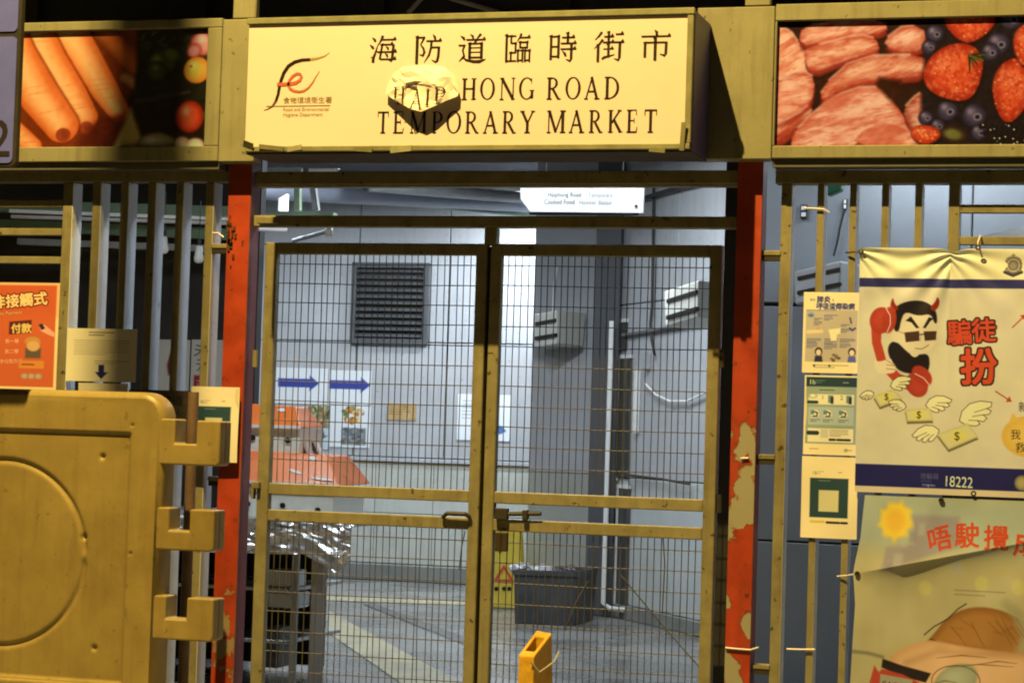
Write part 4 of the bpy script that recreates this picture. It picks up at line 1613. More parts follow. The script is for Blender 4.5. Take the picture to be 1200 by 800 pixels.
for (x, sh) in ((19, (40, 44, 46)), (58, (88, 90, 110))):
    cv.ell(x, 70, 4.4, 5, (52, 34, 22), 0, .7)
    cv.ell(x, 71, 3, 3.6, (240, 196, 130), 0, .6)
    cv.poly([(x-4, 75), (x+4, 75), (x+5, 82), (x-5, 82)], sh, .6)
for k in range(9):
    cv.ell(random.uniform(33, 45), random.uniform(73, 81), 2, 1.6, random.choice([(92, 66, 40), (220, 180, 96), (120, 100, 60)]), 0, .8)
cv.greek(14, 86, 54, 2, 2.6, (110, 96, 70), .8)
for x in (14, 32):
    cv.ell(x, 86.5, 1.4, 1.3, (60, 54, 50), 0, .5)
paper('health_poster', 'cream health poster with blue title, topmost sheet on the right fence', 'poster', (941, 342.5, 1008, 437), cv)
# right: green guide sheet
cv = Canvas(63, 93, .5, PAPER)
TEAL = (34, 54, 44)
cv.poly([(2, 2), (61, 2), (61, 80), (2, 80)], (150, 150, 96), .6)
cv.poly([(2, 2), (61, 2), (61, 13), (2, 13)], TEAL, .6)
cv.text('1b', 5, 10.5, 8, (220, 214, 130), bold=.3)
cv.greek(13, 6, 24, 2, 2.4, (130, 140, 100), .8)
cv.greek(45, 8, 55, 1, 2, (200, 190, 130), .9)
cv.greek(18, 17, 46, 1, 2, (50, 56, 40), 1.1)
cv.poly([(5, 22), (58, 22), (58, 34), (5, 34)], (236, 206, 124), .5)
cv.ell(10, 24, 5, 3, (244, 214, 130), 0, .5, edge=(120, 140, 80))
cv.line([(5, 31.5), (15, 31.5)], 3.6, (36, 52, 42), .5)
cv.text('1', 20, 28, 7, (50, 50, 40), bold=.2)
cv.text('2', 42, 28, 7, (50, 50, 40), bold=.2)
for x in (31, 52):
    cv.poly([(x-3, 23), (x+3, 23), (x+3, 32), (x-3, 32)], (110, 130, 90), .5)
    cv.poly([(x, 25), (x+3.4, 25), (x+3.4, 33), (x, 33)], (40, 44, 40), .5)
cv.poly([(5, 37), (58, 37), (58, 58), (5, 58)], (176, 172, 120), .5)
for x in (13, 28, 46):
    cv.ell(x, 45, 5, 4.6, (238, 210, 130), 0, .6)
    cv.line([(x-2, 42), (x+3, 44), (x+2, 48), (x-2, 48)], 1.6, (50, 46, 36), .5)
    cv.poly([(x-5, 41), (x-1, 41), (x-1, 46), (x-5, 46)], (96, 118, 90), .5)
    cv.greek(x-5, 52, x+6, 2, 2, (70, 74, 56), .8)
cv.poly([(5, 62), (58, 62), (58, 78), (5, 78)], (240, 208, 124), .5)
cv.line([(6, 67.5), (16, 67.5)], 5, (36, 52, 42), .5)
cv.poly([(20, 63), (29, 63), (29, 73), (20, 73)], (206, 186, 116), .5)
cv.greek(31, 64, 52, 4, 2.2, (90, 84, 60), .7)
for x in (34, 43, 51):
    cv.line([(x-3, 75), (x+3, 75)], 2.6, (30, 28, 24), .5)
cv.greek(8, 86, 24, 1, 2, (120, 100, 60), .9)
cv.ell(50, 87, 2.4, 2, (160, 150, 90), 0, .5)
cv.greek(53, 87, 59, 1, 2, (120, 100, 60), .9)
paper('guide_sheet', 'green printed guide sheet, middle of three sheets on the right fence', 'poster', (942, 440, 1005.5, 533), cv)


def code_sheet(name, label, rectpx, w, h, green):
    c = Canvas(w, h, .5, PAPER)
    sx, sy = w/66, h/95
    P_ = lambda pts: [(x*sx, y*sy) for x, y in pts]
    c.poly(P_([(10, 25), (55, 25), (55, 71), (10, 71)]), green, .6)
    c.greek(20*sx, 28*sy, 44*sx, 1, 2, (150, 150, 90), .9)
    c.poly(P_([(20.5, 39), (44, 39), (44, 64), (20.5, 64)]), (214, 186, 100), .6)
    c.text('1b', 12*sx, 21*sy, 6*sx, (100, 92, 56), bold=.2)
    c.greek(18*sx, 17.5*sy, 26*sx, 2, 2.4, (150, 126, 70), .7)
    c.greek(43*sx, 18*sy, 49*sx, 1, 2, (120, 104, 60), .9)
    c.line(P_([(12, 76), (27, 76)]), 3, (216, 176, 60), .5)
    for x in (34, 42, 51):
        c.line(P_([(x-3.2, 76.5), (x+3.2, 76.5)]), 2.6, (32, 28, 22), .5)
    return paper(name, label, 'notice', rectpx, c)


code_sheet('notice_sheet', 'cream notice with a dark green square, lowest sheet on the right fence', (939, 535, 1005, 630.5), 66, 95, (40, 62, 46))

# left: code notice taped to fence and post
cv_rect = (229, 453.5, 285, 541)
tq = code_sheet('notice_sheet', 'cream notice with a dark green square taped to the left red post', cv_rect, 56, 87, (44, 66, 46))
for ch in tq.children:
    ch.location.y -= .058
# left: arrow notice
cv = Canvas(82, 62, .5, (240, 204, 112))
cv.greek(26, 4.5, 55, 2, 3.2, (90, 76, 50), 1.2)
cv.greek(9, 14, 73, 7, 2.7, (150, 124, 72), .8, .7)
cv.greek(34, 38, 74, 2, 2.7, (150, 124, 72), .8, .7)
cv.poly([(38.5, 42.5), (45, 42.5), (45, 51), (49.5, 51), (41.8, 59), (34.5, 51), (38.5, 51)], (40, 38, 62), .6)
paper('arrow_notice', 'cream notice with a dark blue down arrow on the left fence', 'notice', (78, 385, 160, 447), cv, bow=.004)
cv = Canvas(58, 40, .6, (236, 200, 110))
cv.greek(8, 12, 50, 6, 3.5, (150, 124, 72), .9)
paper('blank_notice', 'cream sheet just above the yellow barrier, below the arrow notice', 'notice', (91, 449, 149, 489), cv)
cv = Canvas(79, 60, .6, (92, 70, 34))
cv.text('防道', 37, 17, 13.5, (34, 24, 12), bold=.3)
cv.text('Ho', 52, 31, 12, (40, 28, 14), bold=.3)
cv.noise(5, 6)
paper('faded_plate', 'brown faded name plate half hidden behind the yellow barrier', 'plate', (150, 457, 229.5, 517), cv, bow=.001)
# left: orange payment poster, running out of the frame
cv = Canvas(110, 125, .5, (250, 200, 100))
cv.poly([(2, 3), (106.5, 3), (106.5, 121.5), (2, 121.5)], (214, 92, 34), .6)
cv.poly([(2, 3), (106.5, 3), (106.5, 36), (2, 40)], (206, 80, 28), 8, .6)
YW = (252, 196, 92)
for i, ch in enumerate('非接觸式'):
    cv.text(ch, 32+i*16.0, 30.0-i*1.6, 16.5, YW, rot=-.09, outline=1.6, ocol=(120, 40, 16), bold=.5)
cv.text('Contactless Payment', 20, 40, 5.6, YW, rot=-.08, outline=.5, ocol=(150, 56, 20), bold=.25)
cv.poly([(53, 46), (79, 43.5), (79, 58.5), (53, 61)], (96, 34, 26), .6)
cv.text('付款', 55.5, 58.5, 12, (240, 184, 70), rot=-.05, bold=.45)
for i, yy in enumerate((71, 83, 95)):
    cv.text(('第一種', '第二種', '更多付款方法')[i], (49, 49, 38)[i], yy, 5.4, (248, 184, 110), rot=-.05, bold=.2)
cv.poly([(88, 50), (94, 49), (106, 58), (106, 63), (98, 60), (90, 56)], (240, 160, 90), .7)
cv.poly([(87, 49), (91, 47.5), (95, 53), (91, 55)], (52, 36, 40), .5)
cv.ell(81, 68.5, 9, 5.5, (206, 136, 48), 0, .8)
cv.poly([(73, 76), (91, 76), (91, 88), (73, 88)], (104, 80, 44), .8)
cv.ell(82, 74, 7.5, 6, (226, 160, 70), 0, .8)
cv.poly([(66, 91), (95, 91), (95, 100), (66, 100)], (226, 130, 40), .6)
cv.greek(70, 95.5, 92, 1, 2, (150, 56, 20), 2)
for x in (73, 81, 89):
    cv.ell(x, 109, 5, 4, (210, 150, 84), 0, .8, edge=(170, 110, 60))
paper('orange_poster', 'orange payment poster with large yellow characters on the left fence', 'poster', (-42, 331, 68, 456), cv, bow=.003)

# right: anti-scam banner
B1T = lambda x: 290.0+.010*(x-1005)
B1B = lambda x: 576.0+.037*(x-1005)
B1W, B1H = 300, 286
cv = Canvas(B1W, B1H, .62, (226, 200, 138))


def b1(*pts):
    return [(x-1005, (y-B1T(x))/(B1B(x)-B1T(x))*B1H) for x, y in pts]


def b1p(x, y):
    return b1((x, y))[0]


cv.poly([(-2, -2), (302, -2), (302, 36), (-2, 36)], (250, 222, 138), .6)
cv.poly([(-2, 35.5), (302, 35.5), (302, 46), (-2, 46)], (52, 48, 72), .6)
cv.noise(2.2, 22)
cv.noise(1.4, 9)
for k in range(9):     # pale rings printed behind
    cv.line([(200+k*9+30*math.cos(t), 120+30*math.sin(t)) for t in np.linspace(0, 6.28, 26)], 5, (222, 198, 138), 3, .35)
# crest: star over a wreath and ribbon
ex, ey = b1p(1187, 311)
for k in range(16):
    a = R(-60+k*300/15+90-90)
    cv.ell(ex+9*math.sin(a), ey-9*math.cos(a)*-1, 2.4, 1.4, (120, 100, 64), a, .6)
cv.ell(ex, ey, 6.4, 6.4, (160, 134, 84), 0, .7, edge=(96, 80, 54))
cv.line([(ex-10, ey+8), (ex, ey+12), (ex+10, ey+8)], 3.4, (56, 50, 48), .6)
cv.poly([(ex+3.4*math.sin(R(a))*(1 if i % 2 == 0 else .45), ey-11-3.4*math.cos(R(a))*(1 if i % 2 == 0 else .45)) for i, a in enumerate(range(0, 360, 36))], (150, 126, 80), .5)
# caller with horns and dark glasses, holding a red handset
RED, DRED, SK, BK = (196, 66, 34), (150, 40, 20), (240, 208, 146), (36, 26, 22)
z4 = lambda *p: b1(*[(990+a/3.81, 270+b/3.81) for a, b in p])
cv.blob(z4((195, 510), (230, 490), (300, 560), (330, 556), (380, 550), (388, 600), (376, 640), (250, 640), (196, 560)), BK, .8)
cv.blob(z4((288, 548), (350, 536), (322, 574)), SK, .6)
cv.blob(z4((235, 440), (212, 450), (205, 480), (225, 500), (250, 500)), SK, .7)
cv.blob(z4((248, 360), (300, 336), (380, 352), (410, 400), (416, 470), (400, 530), (350, 552), (290, 545), (240, 500), (236, 440)), SK, .8)
cv.blob(z4((240, 330), (300, 312), (360, 316), (408, 352), (418, 410), (404, 420), (388, 372), (330, 384), (270, 362), (252, 400), (244, 452), (222, 452), (216, 396), (226, 350)), BK, .8)
cv.blob(z4((212, 296), (200, 330), (208, 352), (232, 360), (240, 344), (222, 330)), DRED, .7)
cv.blob(z4((414, 294), (404, 322), (380, 344), (398, 366), (420, 344), (426, 316)), DRED, .7)
cv.poly(z4((272, 404), (296, 384), (336, 436), (322, 438), (300, 412)), BK, .5)
cv.poly(z4((400, 394), (378, 388), (352, 436), (364, 438), (384, 408)), BK, .5)
cv.poly(z4((268, 456), (336, 450), (338, 494), (276, 500)), (78, 48, 26), .6)
cv.poly(z4((356, 452), (414, 450), (412, 490), (362, 494)), (78, 48, 26), .6)
cv.line(z4((338, 466), (358, 464)), 1.2, BK, .5)
cv.line(z4((270, 462), (240, 450)), .9, (170, 130, 70), .4)
cv.line(z4((320, 528), (350, 530), (380, 512)), .8, (110, 70, 40), .4)
cv.line(z4((346, 470), (342, 492)), .8, (180, 140, 90), .4)
cv.line(z4((140, 400), (142, 500), (170, 590), (240, 660), (300, 690)), [14, 11, 11, 12, 14], RED, .7)
cv.ell(*z4((162, 402))[0], 14, 15.5, RED, .2, .8, edge=(176, 54, 28))
cv.ell(*z4((198, 400))[0], 8.5, 15.5, (186, 58, 30), .12, .8)
cv.line(z4((182, 348), (202, 380), (204, 420), (190, 454)), .9, (250, 220, 190), .4)
cv.ell(*z4((330, 690))[0], 15, 12.5, RED, 1.0, .8, edge=(176, 54, 28))
cv.ell(*z4((352, 650))[0], 14, 9.5, (186, 58, 30), .75, .8)
cv.line(z4((320, 640), (360, 660), (386, 690)), .9, (250, 220, 190), .4)
cv.blob(z4((130, 570), (150, 590), (210, 570), (216, 588), (232, 604), (234, 628), (216, 640), (160, 640), (140, 626)), SK, .6)
for a, b in ((580, 604), (600, 606), (618, 622)):
    cv.line(z4((190, a), (230, b)), .7, (150, 100, 50), .4)


def bill(P_, wl, wr, dx, dy, sz):
    Q = b1(*P_)
    for wing in (wl, wr):
        Wq = np.array(b1(*wing))
        root, tip = Wq[0], Wq[3]
        ax = tip-root
        pp = np.array([-ax[1], ax[0]])
        if pp[1] > 0:
            pp = -pp
        F_ = lambda a, b: tuple(root+ax*a+pp*b)
        W2 = [F_(0, .10), F_(.2, .30), F_(.5, .38), F_(.8, .30), F_(1.08, .10), F_(1.0, .0), F_(.86, .02), F_(.95, -.10), F_(.84, -.16), F_(.68, -.08), F_(.74, -.22), F_(.60, -.26), F_(.46, -.14), F_(.48, -.27), F_(.34, -.26), F_(.1, -.08)]
        cv.poly(W2, (246, 222, 156), .6)
        cv.line(W2+[W2[0]], .9, (88, 64, 32), .4)
        for (a, b, c_, d_) in ((.86, .02, .5, .10), (.68, -.08, .4, .02), (.46, -.14, .25, -.02)):
            cv.line([F_(a, b), F_(c_, d_)], .8, (110, 82, 44), .4)
    cv.poly([(x, y+3) for x, y in Q], (120, 104, 52), .7)
    cv.poly(Q, (226, 202, 112), .7, shade=((206, 182, 96), 3))
    cx, cy = np.mean(Q, 0)
    cv.ell(cx, cy, sz*.62, sz*.45, (240, 206, 70), 0, 3, .8)
    x, y = b1p(dx, dy)
    cv.text('$', x-sz*.30, y+sz*.34, sz, (44, 32, 20), bold=.35)


bill([(1025, 464), (1049, 456), (1060, 467), (1033, 477)], [(1026, 462), (1018, 457), (1010, 461), (1010, 466), (1012, 469), (1018, 470), (1023, 467)], [(1046, 455), (1056, 445), (1069, 442), (1069, 446), (1065, 450), (1058, 455), (1050, 457)], 1041, 465, 11)
bill([(1063, 480), (1093, 478), (1097, 493), (1066, 494)], [(1064, 479), (1056, 470), (1045, 470), (1044, 473), (1048, 478), (1055, 482), (1062, 482)], [(1088, 478), (1094, 471), (1106, 471), (1117, 472), (1115, 477), (1106, 483), (1094, 482)], 1080, 486, 12)
bill([(1102, 509), (1138, 496), (1151, 512), (1116, 527)], [(1105, 507), (1094, 501), (1080, 507), (1075, 513), (1080, 519), (1092, 520), (1102, 512)], [(1130, 497), (1138, 483), (1158, 476), (1165, 477), (1162, 486), (1152, 495), (1140, 499)], 1126, 511, 14)
TXR, TXO = (214, 72, 34), (52, 26, 16)
cv.text('騙', *b1p(1111.5, 402), 30, TXR, rot=-.07, outline=2.0, ocol=TXO, bold=1.0)
cv.text('徒', *b1p(1140.5, 399), 29, TXR, rot=-.07, outline=2.0, ocol=TXO, bold=1.0)
cv.text('扮', *b1p(1128, 447), 44, TXR, rot=-.05, outline=2.4, ocol=TXO, bold=1.6)
for (a, b) in (((1188, 384), (1199, 373)), ((1170, 459), (1184, 468))):
    cv.line(b1(a, b), 1.5, (186, 66, 34), .5)
    ux, uy = np.array(b)-np.array(a)
    l = math.hypot(ux, uy)
    ux, uy = ux/l, uy/l
    cv.poly(b1((b[0]+ux*6, b[1]+uy*6), (b[0]-uy*4, b[1]+ux*4), (b[0]+uy*4, b[1]-ux*4)), (186, 66, 34), .5)
cv.ell(*b1p(1212, 512), 34, 24, (236, 184, 70), 0, 1, edge=(224, 166, 52))
cv.poly(b1((1186, 498), (1190, 484), (1198, 492)), (230, 176, 62), .8)
cv.text('我', *b1p(1188, 514), 12.5, (44, 30, 18), bold=.35)
cv.text('救', *b1p(1194, 529), 12.5, (44, 30, 18), bold=.35)
cv.text('新', *b1p(1196.5, 482), 12.5, (44, 30, 18), bold=.35)
yb0, yb1 = b1p(1005, 543)[1], b1p(1005, 569)[1]
cv.poly([(-2, yb0), (302, yb0), (302, yb1), (-2, yb1)], (38, 34, 66), .6)
cv.poly([(-2, yb1), (302, yb1), (302, 290), (-2, 290)], (232, 196, 120), .6)
cv.text('18222', *b1p(1110.5, 569.5), 17.5, (236, 226, 200), sx=.80, rot=.03)
cv.text('防騙易', *b1p(1083, 560.5), 7.4, (104, 98, 104), bold=.1)
cv.greek(b1p(1084, 564)[0], b1p(1084, 563.5)[1], b1p(1106, 564)[0], 1, 3, (110, 104, 116), .8)
cv.text('Helpline', *b1p(1086, 569.5), 4.6, (186, 178, 176), sx=1.0)
cv.ell(*b1p(1203, 566), 9, 9, (190, 160, 80), 0, 1, edge=(110, 100, 60))
YBN = FY0-.03


def cloth(seed, amp):
    def f(sx, sy):
        y = -amp*(np.sin(sx*7+seed+sy*2)*.35+np.sin(sx*3.3-sy*5+seed*2)*.45+np.sin(sx*17+sy*9+seed)*.12+np.sin(sy*13-sx*21+seed)*.08)
        # pull lines from the tied upper corners
        for cx in (0.0, .36, 1.0):
            dd = np.hypot((sx-cx)*1.0, sy*.9)
            an = np.arctan2(sy, np.abs(sx-cx)+.03)
            y = y-amp*.5*np.exp(-dd*4)*np.sin(an*16+seed)
        return y
    return f


X0 = at(1005, 430, YBN).x
X1 = at(1305, 430, YBN).x
Z1 = at(1100, 291, YBN).z
Z0 = at(1100, 579.5, YBN).z


def scal(sx, sy, PX, PZ):
    """the top edge sags between its ties"""
    sag = np.where(sx < .39, .0, 0)*0
    for c in (0.0, .375, .75):
        sag = sag-.0*sx
    d = np.minimum(np.minimum(np.abs(sx-.0), np.abs(sx-.375)), np.abs(sx-.8))
    dip = .014*np.exp(-((sx-.375)/.035)**2)
    return PX, PZ-dip*np.exp(-sy*14)


bn = thing('scam_banner', ((X0+X1)/2, YBN, Z0), 'cream vinyl banner with a horned caller and flying banknotes', 'banner')
cv.sheet('printed_vinyl', bn, X0, X1, Z0, Z1, YBN, k=1.13, rough=.42, bulge=cloth(1.3, .013), corner=scal)
for (u, v) in ((1009, 295), (1146, 290), (1141, 578)):
    p = at(u, v, YBN-.02)
    mb = MB()
    mb.tube([(p.x+.009*math.cos(t), p.y-.004, p.z+.009*math.sin(t)) for t in np.linspace(0, 6.28, 13)], .0035, 6, caps=False)
    obj('eyelet', mb, m_dark, bn)
mb = MB()
mb.tube([at(991, 296, -.035), at(1002, 295, -.05), at(1009, 295.5, -.055)], .0045, 6)
obj('tie_cord', mb, m_dark, bn)
mb = MB()
mb.tube([at(1147, 292, -.06), at(1146, 284, -.06), at(1148, 279, -.05), at(1149, 276, -.02)], .004, 6)
obj('tie_cord', mb, m_tie, bn)

# lower banner: sagging, with an overhanging fold
B2W, B2H = 305, 330
cv = Canvas(B2W, B2H, .72, (184, 160, 88))


def b2(*pts):
    return [(x-995, (y-(579+.033*(x-1005)))) for x, y in pts]


def b2p(x, y):
    return b2((x, y))[0]


cv.poly(b2((980, 570), (1310, 590), (1310, 650), (980, 640)), (166, 160, 104), 14)
cv.poly(b2((1062, 602), (1122, 604), (1124, 640), (1030, 668), (1032, 640), (1066, 636)), (150, 128, 98), 3, .8)
for (x, y, w, h) in ((1044, 648, 12, 14), (1060, 622, 10, 12), (1072, 612, 8, 14), (1116, 650, 12, 20), (1052, 632, 8, 8), (1036, 660, 8, 8)):
    cv.poly(b2((x, y), (x+w, y), (x+w, y+h), (x, y+h)), random.choice([(140, 122, 92), (176, 160, 108), (134, 120, 88)]), 2, .6)
sxn, syn = b2p(1041, 609)
cv.poly([(sxn+(22+3*math.sin(k*2.4))*math.cos(k*.2618), syn+(22+3*math.sin(k*2.4))*math.sin(k*.2618)) for k in range(24)], (232, 182, 44), 3)
cv.ell(sxn, syn, 17, 17, (228, 164, 40), 0, 4, edge=(236, 186, 46))
for ch, x, y, h, r_ in (('唔', 1086.5, 644.5, 31, -.26), ('駛', 1117.5, 637.5, 31, -.05), ('攪', 1152.5, 640, 31, -.02), ('成', 1187, 646, 33, .08), ('事', 1222, 650, 32, .1)):
    cv.text(ch, *b2p(x, y), h, (196, 66, 24), rot=r_, bold=.8)
for (x, w) in ((1010, 16), (1034, 12), (1056, 18), (1112, 10), (1150, 26)):
    cv.poly(b2((x, 680), (x+w, 678), (x+w, 760), (x, 760)), (186, 164, 92), 4, .5)
for (x, y) in ((1152, 682), (1196, 686), (1084, 688)):
    cv.ell(*b2p(x, y), 8, 9, (200, 176, 80), 0, 2, .8)
cv.blob(b2((1078, 760), (1096, 742), (1110, 722), (1140, 708), (1180, 712), (1210, 730), (1230, 770), (1190, 770), (1120, 758)), (168, 108, 40), 1.2, shade=((140, 84, 28), 10))
cv.line(b2((1084, 743), (1096, 733), (1112, 724), (1124, 712), (1134, 706)), 1.2, (40, 26, 14), .6)
cv.line(b2((1092, 748), (1110, 754), (1128, 756)), 1.3, (50, 32, 16), .6)
cv.line(b2((1182, 705), (1196, 718), (1206, 742), (1200, 764)), 13, (166, 146, 84), 4, .9)
cv.blob(b2((1030, 776), (1082, 746), (1130, 756), (1216, 764), (1310, 780), (1310, 905), (1010, 905)), (220, 164, 92), 1.5, shade=((206, 146, 76), 12))
cv.line(b2((1064, 776), (1100, 762), (1150, 764), (1214, 762)), 5, (180, 124, 62), 5, .7)
cv.poly(b2((1034, 772), (1060, 780), (1094, 788), (1088, 799), (1056, 792), (1033, 782)), (40, 28, 20), .8)
cv.ell(*b2p(1124, 796), 28, 18, (170, 160, 100), -.5, 1.2, edge=(150, 140, 84))
cv.line([b2p(1124+29*math.cos(t), 796+18*math.sin(t)) for t in np.linspace(3.0, 6.4, 14)], 1.0, (90, 66, 36), .5)
cv.poly(b2((1018, 806), (1024, 780), (1030, 788), (1034, 784), (1060, 790), (1082, 800), (1080, 830), (1018, 830)), (184, 62, 34), 1)
cv.poly(b2((1032, 790), (1072, 796), (1070, 815), (1032, 812)), (166, 146, 92), .8)
cv.text('SAFE', *b2p(1034, 806), 12, (40, 30, 20), bold=.5, rot=.1)
cv.line(b2((995, 764), (1016, 766), (1034, 770)), 4, (120, 106, 60), 1.5, .8)
for (x, y, l) in ((1100, 770, 60), (1112, 780, 80), (1150, 776, 46), (1096, 800, 30)):
    cv.line(b2((x, y), (x+l*.5, y-4), (x+l, y-2)), [.4, 1.3, .4], (96, 56, 24), .6, .8)
for k in range(16):
    a = random.uniform(1112, 1196)
    cv.line(b2((a, random.uniform(714, 740)), (a+random.uniform(8, 22), random.uniform(730, 756))), .9, (126, 74, 24), .8, .6)
cv.greek(b2p(1120, 690)[0], b2p(1120, 690)[1], b2p(1180, 690)[0], 2, 5, (130, 110, 66), 1.6, .6)
cv.noise(2.4, 16)
X0 = at(995, 700, YBN).x
X1 = at(1300, 700, YBN).x
Z1 = at(1100, 583.0, YBN-.01).z
Z0 = Z1-(at(1100, 583, YBN).z-at(1100, 913, YBN).z)


def fold(sx, sy):
    # crease runs from the tie at the left up to the right; cloth above it bellies out over it
    line = .285-sx*.205
    d = sy-line
    belly = np.where(d < 0, .030*np.exp(d*9)*np.clip(sx*5+.05, 0, 1), .030*np.exp(-d*30)*np.clip(sx*5+.05, 0, 1))
    return -belly*np.clip(1.35-sx, .3, 1)-.010*(np.sin(sx*9+sy*4)*.5+np.sin(sy*15-sx*6)*.3+np.sin(sx*23+sy*17)*.12)-.012


def edge2(sx, sy, PX, PZ):
    yv = sy*330
    inset = np.interp(yv, [0, 50, 84, 94, 130, 330], [.060, .046, .022, .018, .030, .0])
    return PX+inset*(1-sx)**3, PZ


b2n = thing('road_banner', ((X0+X1)/2, YBN, Z0), 'sagging olive banner with a printed sun and red characters', 'banner')
cv.sheet('printed_vinyl', b2n, X0, X1, Z0, Z1, YBN-.006, k=1.0, rough=.42, bulge=fold, corner=edge2)
for (u, v) in ((1103, 586), (1004.5, 672)):
    p = at(u, v, YBN-.028)
    mb = MB()
    mb.tube([(p.x+.008*math.cos(t), p.y, p.z+.008*math.sin(t)) for t in np.linspace(0, 6.28, 13)], .0045, 6, caps=False)
    mb.tube([(p.x, p.y+.001, p.z), (p.x, p.y+.004, p.z)], .007, 8)
    obj('eyelet', mb, m_dark, b2n)
mb = MB()
mb.tube([at(981, 675, -.03), at(993, 674, -.045), at(1004, 672, -.08)], .004, 6)
obj('tie_cord', mb, m_tie, b2n)

# ------------------------------------------------------------------ number plate at the left edge, nearer the viewer
YN = -1.4
m_plate = mat('plate_cool_light', (.11, .135, .66), .5, var=.08, bump=.03)  # blue base colour stands in for cool light on the grey plate
nu = thing('number_plate', at(0, 190, YN), 'grey number plate, cool light put into its colour, with dark frame hanging at the left edge', 'sign')


def rrect(x0, x1, z0, z1, r, n=5):
    P_ = []
    for cx, cz, a0 in ((x1-r, z1-r, 0), (x0+r, z1-r, 90), (x0+r, z0+r, 180), (x1-r, z0+r, 270)):
        for k in range(n+1):
            a = R(a0+90*k/n)
            P_.append((cx+r*math.cos(a), cz+r*math.sin(a)))
    return P_


x0, x1 = at(-110, 100, YN).x, at(21.5, 100, YN).x
z0, z1 = at(10, 195, YN).z, at(10, -60, YN).z
mb = MB()
mb.prism(rrect(x0, x1, z0, z1, .02), YN+.002, YN+.035)
obj('frame', mb, m_dark, nu, bevel=.003)
zc = at(10, 40, YN).z
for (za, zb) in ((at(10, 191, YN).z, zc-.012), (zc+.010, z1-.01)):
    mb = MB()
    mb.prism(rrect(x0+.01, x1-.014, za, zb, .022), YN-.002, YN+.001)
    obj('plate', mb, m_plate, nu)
small_text(nu, '2', -18, 183, 62, YN-.004, mat('plate_ink', (.02, .018, .022), .5, bump=0), 'numeral')
mb = MB()
mb.tube([(x0+.05, YN+.06, 0.0), (x0+.05, YN+.06, 3.6)], .03, 10)
obj('pole', mb, m_greypipe, nu)

# ------------------------------------------------------------------ yellow plastic barrier
YBR = -.95
m_yel = mat('barrier_yellow', S(166, 125, 41, 1.05), .42, var=.16, scale=4, bump=.06, dirt=.5, dirtcol=(.15, .10, .03), fine=35, spec=.45, chips=.35, chipcol=(.09, .06, .03), streak=.30, streakcol=(.14, .10, .045))
br = thing('plastic_barrier', (-2.6, YBR, 0), 'yellow plastic road barrier with three connector hooks', 'barrier')
bxr = at(187.5, 620, YBR).x
bzt = at(80, 457, YBR).z
bxl = bxr-1.85
rc = .115


def outline(ins):
    P_ = [(bxl+ins, .04), (bxr-ins, .04)]
    for k in range(9):
        a = R(90*k/8)
        P_.append((bxr-rc+(rc-ins)*math.cos(a), bzt-rc+(rc-ins)*math.sin(a)))
    for k in range(9):
        a = R(90+90*k/8)
        P_.append((bxl+rc+(rc-ins)*math.cos(a), bzt-rc+(rc-ins)*math.sin(a)))
    return P_


mb = MB()
prof = [(0.030, -.0), (.012, .006), (.003, .018), (0, .035), (0, .11), (.003, .125), (.012, .138), (.030, .145)]
n_ = len(outline(0))
for ins, dy in prof:
    for (x, z) in outline(ins):
        mb.v.append((x, YBR+dy, z))
for i in range(len(prof)-1):
    for k in range(n_):
        mb.f.append((i*n_+k, i*n_+(k+1) % n_, (i+1)*n_+(k+1) % n_, (i+1)*n_+k))
        mb.mi.append(0)
mb.f.append(tuple((len(prof)-1)*n_+k for k in range(n_)))
mb.mi.append(0)
o = obj('shell', mb, m_yel, br, smooth='all')
# moulded front: sunk panel, round groove, dimples
gx = np.linspace(bxl+.028, bxr-.028, 250)
gz = np.linspace(.05, bzt-.028, 240)
GX, GZ = np.meshgrid(gx, gz)
pxr = at(149, 650, YBR).x
pzt = at(70, 503, YBR).z
pzb = at(70, 797, YBR).z
sm = lambda t: np.clip(t, 0, 1)**2*(3-2*np.clip(t, 0, 1))
ew = .014
inner = sm((pxr-GX)/ew)*sm((GX-bxl-.13)/ew)*sm((pzt-GZ)/ew)*sm((GZ-pzb)/ew)
H_ = .012*inner
low = sm((pzb-.03-GZ)/ew)*sm((bxr-.06-GX)/.02)
H_ = H_-.022*sm((pzb-.004-GZ)/.012)*0
cc = at(0, 647, YBR)
rd = np.hypot(GX-cc.x, GZ-cc.z)
rr_ = at(98, 647, YBR).x-cc.x
ang = np.degrees(np.arctan2(GZ-cc.z, GX-cc.x))
H_ = H_+.011*np.exp(-((rd-rr_)/.011)**2)*(1-np.exp(-(ang/3.5)**2))
for (u, v, r_, dep) in ((119, 535, .011, .014), (155, 498, .005, .012), (153, 648, .005, .012), (109, 759, .011, .014), (97, 629, .012, .014)):
    p = at(u, v, YBR)
    H_ = H_+dep*np.exp(-((GX-p.x)**2+(GZ-p.z)**2)/r_**2)
# gentle swelling of the blown plastic
H_ = H_-.006*np.sin((GX-bxl)/1.85*math.pi)*np.sin(GZ/bzt*math.pi)+.0012*np.sin(GX*9+GZ*5)
H_ = H_*sm((bxr-.028-GX)/.02)*sm((bzt-.028-GZ)/.02)*sm((GX-bxl-.028)/.02)
mb = MB()
ny, nx = GX.shape
mb.v = [(GX[j, i], YBR+H_[j, i]-.0002, GZ[j, i]) for j in range(ny) for i in range(nx)]
mb.f = [(j*nx+i, j*nx+i+1, (j+1)*nx+i+1, (j+1)*nx+i) for j in range(ny-1) for i in range(nx-1)]
mb.mi = [0]*len(mb.f)
